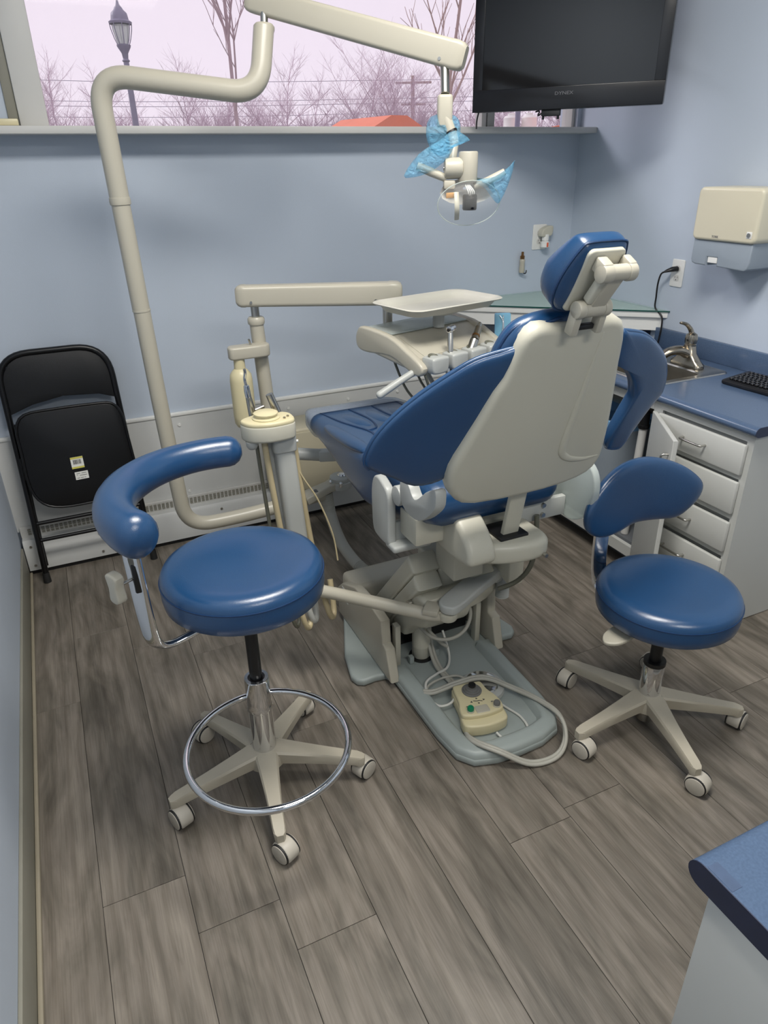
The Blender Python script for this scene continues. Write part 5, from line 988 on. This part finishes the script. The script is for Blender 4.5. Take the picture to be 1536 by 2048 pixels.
tube('cable', crom([(XR-0.055, 2.467, 1.188), (XR-0.060, 2.485, 1.175), (XR-0.055, 2.500, 1.130), (XR-0.045, 2.508, 1.070), (XR-0.040, 2.508, 1.02), (XR-0.030, 2.470, 0.985), (XR-0.030, 2.462, 0.93), (XR-0.03, 2.47, 0.85)], 6), 0.0040, 'black_plastic', pc_, 8)
ow = thing('wall_outlet', 'white outlet plate on the back wall behind an air freshener', 'outlet', (2.395, YB, 1.285)); outlet_plate(ow, (2.395, YB, 1.287), (1, 0, 0), (0, -1, 0), 0.085, 0.124)
af = thing('air_freshener', 'white plug-in air freshener with a red window', 'air freshener', (2.412, YB-0.03, 1.28))
prism('cap', smooth2([(-0.030, 0.0), (-0.028, 0.030), (-0.005, 0.046), (0.034, 0.050), (0.036, 0.016), (0.020, 0.0)], 3), (2.412, YB-0.008, 1.292), (1, 0, 0), (0, 0, 1), 0.0, 0.040, 'shell_grey', af, 0.006)
lathe('bottle', [(0, 0), (0.018, 0), (0.023, 0.004), (0.023, 0.028), (0.014, 0.034), (0.018, 0.036), (0.018, 0.066), (0, 0.068)], (2.412, YB-0.034, 1.236), 'white_trim', af, seg=24)
box('window', (2.411, YB-0.0575, 1.252), (0.010, 0.003, 0.022), 'orange_window', af, 0.001)
hk = thing('hanging_nozzle', 'cream nozzle with brown tip hung on a wall hook', 'nozzle', (2.282, YB-0.02, 1.17))
lathe('grip', [(0, -0.050), (0.013, -0.050), (0.015, -0.040), (0.013, 0.0), (0.015, 0.012), (0.012, 0.018), (0, 0.018)], (2.284, YB-0.022, 1.168), 'cream', hk, seg=20)
lathe('tip', [(0, 0.018), (0.011, 0.018), (0.012, 0.034), (0.007, 0.036), (0.0065, 0.054), (0, 0.055)], (2.283, YB-0.022, 1.168), 'bronze', hk, seg=18)
tube('hook', crom([(2.288, YB-0.002, 1.140), (2.292, YB-0.024, 1.118), (2.300, YB-0.036, 1.116), (2.305, YB-0.034, 1.130)], 5), 0.003, 'black_metal', hk, 8)

# ================================================================== television on its bracket
tv = thing('television', 'black flat television hung in the corner by the window', 'television', (2.08, 2.71, 1.84))
L0 = V((1.829, 3.009, 1.838)); R0 = V((2.330, 2.407, 1.838)); tu = (R0-L0).normalized(); tz = V((0, 0, 1)); tn = tu.cross(tz)
TW = (R0-L0).length; THt = 0.52
prism('case', yz((0, 0), (TW, THt), 0.010, 3), L0, tu, tz, -0.050, 0.0, 'tv_black', tv, 0.006)
prism('rear_bulge', yz((0.12, 0.06), (TW-0.12, THt-0.08), 0.03, 3), L0, tu, tz, -0.095, -0.045, 'black_plastic', tv, 0.015)
bz = prism('bezel', [(0.0, 0.0), (TW, 0.0), (TW, 0.082), (0.0, 0.082)], L0+tz*0.0, tu, tz, 0.0, 0.004, 'tv_black', tv, 0.003)
bm = bmesh.new()
for lo2, hi2 in (((0.0, 0.082), (0.042, THt)), ((TW-0.042, 0.082), (TW, THt)), ((0.042, THt-0.04), (TW-0.042, THt))): a_prism(bm, [(lo2[0], lo2[1]), (hi2[0], lo2[1]), (hi2[0], hi2[1]), (lo2[0], hi2[1])], L0, tu, tz, 0.0, 0.004, 0.001)
fin(bm, 'bezel', 'tv_black', tv); prism('screen', [(0.040, 0.080), (TW-0.040, 0.080), (TW-0.040, THt-0.038), (0.040, THt-0.038)], L0, tu, tz, 0.0, 0.0015, 'tv_glass', tv)
text_mesh('brand_name', 'DYNEX', 0.017, L0+tu*(TW*0.502)+tz*0.056+tn*0.0045, tu, tz, 'logo_grey', tv, 0.0004, 1.35)
prism('sensor_box', yz((TW*0.385, -0.024), (TW*0.485, 0.004), 0.004, 2), L0, tu, tz, -0.030, -0.008, 'black_plastic', tv, 0.002)
for a in (0.395, 0.475): box('prong', L0+tu*TW*a+tz*-0.028-tn*0.015, (0.008, 0.008, 0.016), 'black_plastic', tv, 0.001)
tube('short_cable', crom([L0+tu*TW*0.385+tz*-0.012-tn*0.018, L0+tu*TW*0.365+tz*-0.020-tn*0.018, L0+tu*TW*0.372+tz*-0.004-tn*0.018, L0+tu*TW*0.35+tz*-0.006-tn*0.018], 5), 0.003, 'black_plastic', tv, 8)
tube('side_cable', crom([L0+tu*0.03-tn*0.04+tz*0.05, L0+tu*0.006-tn*0.05+tz*-0.02, L0+tu*0.004-tn*0.05+tz*-0.06], 5), 0.0035, 'black_plastic', tv, 8)
wm = L0+tu*TW*0.62+tz*0.30-tn*0.09
tube('wall_arm', [wm, wm+V((0.14, 0.10, 0)), V((XR-0.02, wm.y+0.30, wm.z))], 0.022, 'black_metal', tv, 10); box('wall_plate', (XR-0.012, wm.y+0.30, wm.z), (0.022, 0.08, 0.24), 'black_metal', tv, 0.004)

# ================================================================== near counter at the lower right
nc = thing('near_worktop', 'blue worktop corner with dark scuffed edge at lower right', 'worktop', (0.9, 0.1, 0.8))
NX, NY, NZ = 0.607, 0.391, 0.842
bm = bmesh.new(); pr = [(0.0, 0.0)]+[]
side = [(-0.62, NZ), (-0.022, NZ)]+[(-0.022+0.022*math.sin(a), NZ-0.020+0.020*math.cos(a)) for a in [PI*k/10 for k in range(11)]]+[(-0.62, NZ-0.040)]
a_prism(bm, [(NY+y, z) for y, z in side], (NX+0.0015, 0, 0), (0, 1, 0), (0, 0, 1), 0.0, 1.96)
fin(bm, 'top', 'counter_blue', nc, 30)
prism('end_band', [(NY+y, z) for y, z in side], (NX, 0, 0), (0, 1, 0), (0, 0, 1), 0.0, 0.0015, 'counter_edge', nc)
bm = bmesh.new(); a_box2(bm, (NX+0.003, NY-0.062, NZ), (NX+0.020, NY-0.024, NZ+0.0004)); fin(bm, 'worn_patch', 'counter_worn', nc, 0)
nb = thing('near_cabinet', 'plain white cabinet below the near worktop', 'cabinet', (0.9, 0.1, 0))
box2('side_panel', (NX+0.006, NY-0.60, 0.0), (NX+0.024, NY-0.034, NZ-0.040), 'cabinet_white', nb, 0.001); box2('carcass', (NX+0.024, NY-0.60, 0.0), (2.56, NY-0.052, NZ-0.040), 'cabinet_white', nb)
for k in range(4): box2('door', (NX+0.03+k*0.475, NY-0.052, 0.10), (NX+0.495+k*0.475, NY-0.034, NZ-0.055), 'cabinet_white', nb, 0.004)

# ================================================================== outside the window
g = box2('ground_outside', (-60, 4.5, -0.5), (90, 110, -0.35), 'grass_far'); tag(g, 'flat winter ground outside the building', 'ground', kind='structure')
def lamp_post(x, y, z0, z1):
    t = thing('street_lamp', 'ornate street lamp with glass lantern seen through the window', 'street lamp', (x, y, z0))
    cyl('pole', (x, y, z0), (x, y, z1-1.16), 0.095, 'lamp_post_paint', t, r1=0.062, seg=14)
    lathe('neck', [(0.06, -1.2), (0.09, -1.17), (0.06, -1.13), (0.075, -1.02), (0.15, -0.90), (0.16, -0.86), (0.10, -0.84)], (x, y, z1), 'lamp_post_paint', t, seg=16)
    lathe('lantern_glass', [(0.11, -0.85), (0.15, -0.76), (0.185, -0.56), (0.19, -0.48), (0.05, -0.47)], (x, y, z1), 'lens_clear', t, seg=18)
    bm = bmesh.new()
    for k in range(8):
        A = k*PI/4; a_tube(bm, [V((x+math.cos(A)*r, y+math.sin(A)*r, z1+z)) for r, z in ((0.13, -0.86), (0.18, -0.74), (0.23, -0.56), (0.245, -0.44))], 0.010, 6)
    fin(bm, 'cage', 'lamp_post_paint', t)
    lathe('roof', [(0.25, -0.46), (0.26, -0.42), (0.20, -0.38), (0.19, -0.32), (0.175, -0.25), (0.10, -0.18), (0.09, -0.15), (0.045, -0.10), (0.03, -0.05), (0.008, 0.06), (0.0, 0.14)], (x, y, z1), 'lamp_post_paint', t, seg=20)
lamp_post(2.70, 20.0, -0.35, 5.05)
def tree(name, label, x, y, z0, h, spread, seed, m_, depth=4, r0=None, nb_=3, group='bare trees outside', trunk=0.35, lift=0.55, a0=0.3, bl=1.0):
    R_ = random.Random(seed); bm = bmesh.new()
    def seg_(p, d, L, r, lev):
        n = 3 if lev < 2 else 2; pts = [p]; dd = V(d)
        for i in range(n):
            dd = (dd+V((R_.uniform(-1, 1), R_.uniform(-1, 1), R_.uniform(-0.5, 0.9)))*(0.05 if lev == 0 else 0.14)).normalized(); pts.append(pts[-1]+dd*L/n)
        a_tube(bm, pts, [r, r*0.62], 5 if lev < 2 else 3)
        if lev >= depth: return
        for k in range(nb_+(1 if lev == 0 else 0)):
            a = R_.uniform(a0 if lev == 0 else 0.25, 1.0); i = min(int(a*n), n-1); q = pts[i].lerp(pts[i+1], a*n-i); A = R_.uniform(0, 2*PI)
            nd_ = (dd*lift+V((math.cos(A)*spread, math.sin(A)*spread, R_.uniform(0.1, 0.6)))).normalized()
            seg_(q, nd_, L*R_.uniform(0.5, 0.8)*(bl if lev == 0 else 1.0), r*0.5, lev+1)
        seg_(pts[-1], dd, L*0.7, r*0.6, lev+1)
    seg_(V((x, y, z0)), V((0, 0, 1)), h*trunk, r0 or h*0.018, 0)
    o = fin(bm, name, m_, None, 0); o.location = (0, 0, 0); tag(o, label, 'tree', group); return o
tree('bare_tree', 'slender young bare tree near the window left of the lamp arm', 2.90, 11.30, -0.35, 6.4, 0.55, 23, 'trunk', 3, 0.036, 5, trunk=0.70, lift=0.8, a0=0.60, bl=0.42)
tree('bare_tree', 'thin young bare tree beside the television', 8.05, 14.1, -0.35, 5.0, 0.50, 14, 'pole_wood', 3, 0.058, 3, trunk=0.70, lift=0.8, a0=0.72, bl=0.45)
far = [(2.2, 43.5, 8.2, 'far bare tree nearest the left window casing'), (0.6, 45, 7.2, 'far bare tree partly behind the left window casing'), (3.9, 42.5, 7.4, 'far bare tree just left of the street lamp'), (6.3, 42, 5.6, 'low far bare tree right of the street lamp'), (8.4, 41, 8.0, 'far bare tree under the bent light post'), (10.2, 41, 6.6, 'far bare tree behind the slender young tree'), (12.6, 39.3, 8.2, 'far bare tree right of the bent light post'), (14.2, 38.6, 7.0, 'low far bare tree left of the wide crowned tree'), (16.6, 37.4, 9.0, 'wide crowned far bare tree in mid window'), (18.3, 36.6, 8.0, 'far bare tree beside the utility pole'), (20.4, 35.4, 7.6, 'far bare tree behind the hanging lamp head'), (22.6, 34, 7.2, 'far bare tree left of the television'), (25.2, 32, 7.6, 'far bare tree glimpsed below the television'), (28.0, 31, 7.4, 'far bare tree below the television at right')]
for i, (x, y, h, lb) in enumerate(far):
    tree('bare_tree', lb, x, y, -0.35, h*0.94, 0.85, 40+i, 'hazed_bark', 5, 0.080, 4, trunk=0.34)
# scrub along the lot edge: a thicket nobody could count
bm = bmesh.new(); R_ = random.Random(5)
for i in range(700):
    x = R_.uniform(-4, 36); y = 50-x*0.45+R_.uniform(-2, 3); h = R_.uniform(2.4, 4.6); lean = V((R_.uniform(-0.6, 0.6), R_.uniform(-0.6, 0.6), 0)); top = V((x, y, h))+lean; mid_ = V((x, y, h*0.55))+lean*0.4
    a_tube(bm, [V((x, y, -0.35)), mid_, top], [0.05, 0.010], 3)
    for k in range(5):
        q = mid_.lerp(top, R_.uniform(0, 0.8)); a_tube(bm, [q, q+V((R_.uniform(-0.8, 0.8), R_.uniform(-0.8, 0.8), R_.uniform(0.2, 1.0)))], [0.022, 0.008], 3)
tk = fin(bm, 'thicket', 'hazed_bark', None, 0); tag(tk, 'hazy thicket of bare brush along the far lot', 'brush', kind='stuff')
up_ = thing('utility_pole', 'utility pole with crossarms beside the hanging light', 'utility pole', (23.6, 46.2, -0.35))
cyl('pole', (23.6, 46.2, -0.35), (23.8, 46.6, 6.6), 0.16, 'pole_wood', up_, r1=0.11, seg=10)
for z, w_ in ((6.2, 1.15), (5.0, 0.8)): box('crossarm', (23.75, 46.4, z), (w_*2, 0.12, 0.12), 'pole_wood', up_, 0, rotm(math.radians(-25)))
wires = thing('power_lines', 'power lines strung across the sky outside', 'power lines', (10, 46, 5))
for z in (6.35, 5.1, 5.35, 4.55, 4.0): tube('wire', crom([(-16, 52, z+0.3), (4, 49.3, z-0.25), (23.7, 46.4, z), (45, 43, z+0.6)], 8), 0.014, 'lamp_post_paint', wires, 5)
def house(label, x, y, w_, d_, hw, hr_, rz):
    t = thing('far_house', label, 'house', (x, y, -0.35)); Rz = rotm(rz); O_ = V((x, y, 0))
    box('wall', (x, y, (hw-0.35)/2), (w_, d_, hw+0.35), 'far_wall', t, 0, Rz)
    prism('roof', [(-w_/2-0.4, hw-0.1), (w_/2+0.4, hw-0.1), (0.4, hw+hr_), (-0.4, hw+hr_)], O_, Rz @ V((1, 0, 0)), (0, 0, 1), -d_/2-0.4, d_/2+0.4, 'orange_roof', t)
house('house with an orange hipped roof just above the sill', 14.2, 31.6, 2.2, 3.0, 2.98, 0.42, 0.2)
house('long low building with an orange roof below the television', 18.8, 23.6, 3.6, 3.0, 2.60, 0.22, -0.42)
for i, (x, y) in enumerate(((16.75, 24.8), (17.35, 24.5))):
    t = thing('roof_tank', ['white cylindrical tank left of its twin above the orange roof', 'white rounded tank right of its twin above the orange roof'][i], 'tank', (x, y, 2.0), 'tanks on the roof')
    lathe('tank_body', [(0, 2.0), (0.26, 2.0), (0.28, 2.70), (0.30, 2.74), (0.28, 2.78), (0.28, 3.05), (0.22, 3.12), (0, 3.14)], (x, y, 0), 'white_trim', t, seg=20); lathe('tank_cap', [(0, 3.12), (0.13, 3.12), (0.13, 3.2), (0, 3.22)], (x, y, 0), 'white_trim', t, seg=16)
sp = tag(cyl('sign_post', (7.9, 11.5, -0.35), (7.9, 11.5, 3.2), 0.045, 'lamp_post_paint', None, seg=10), 'plain grey post outside below the television', 'post')
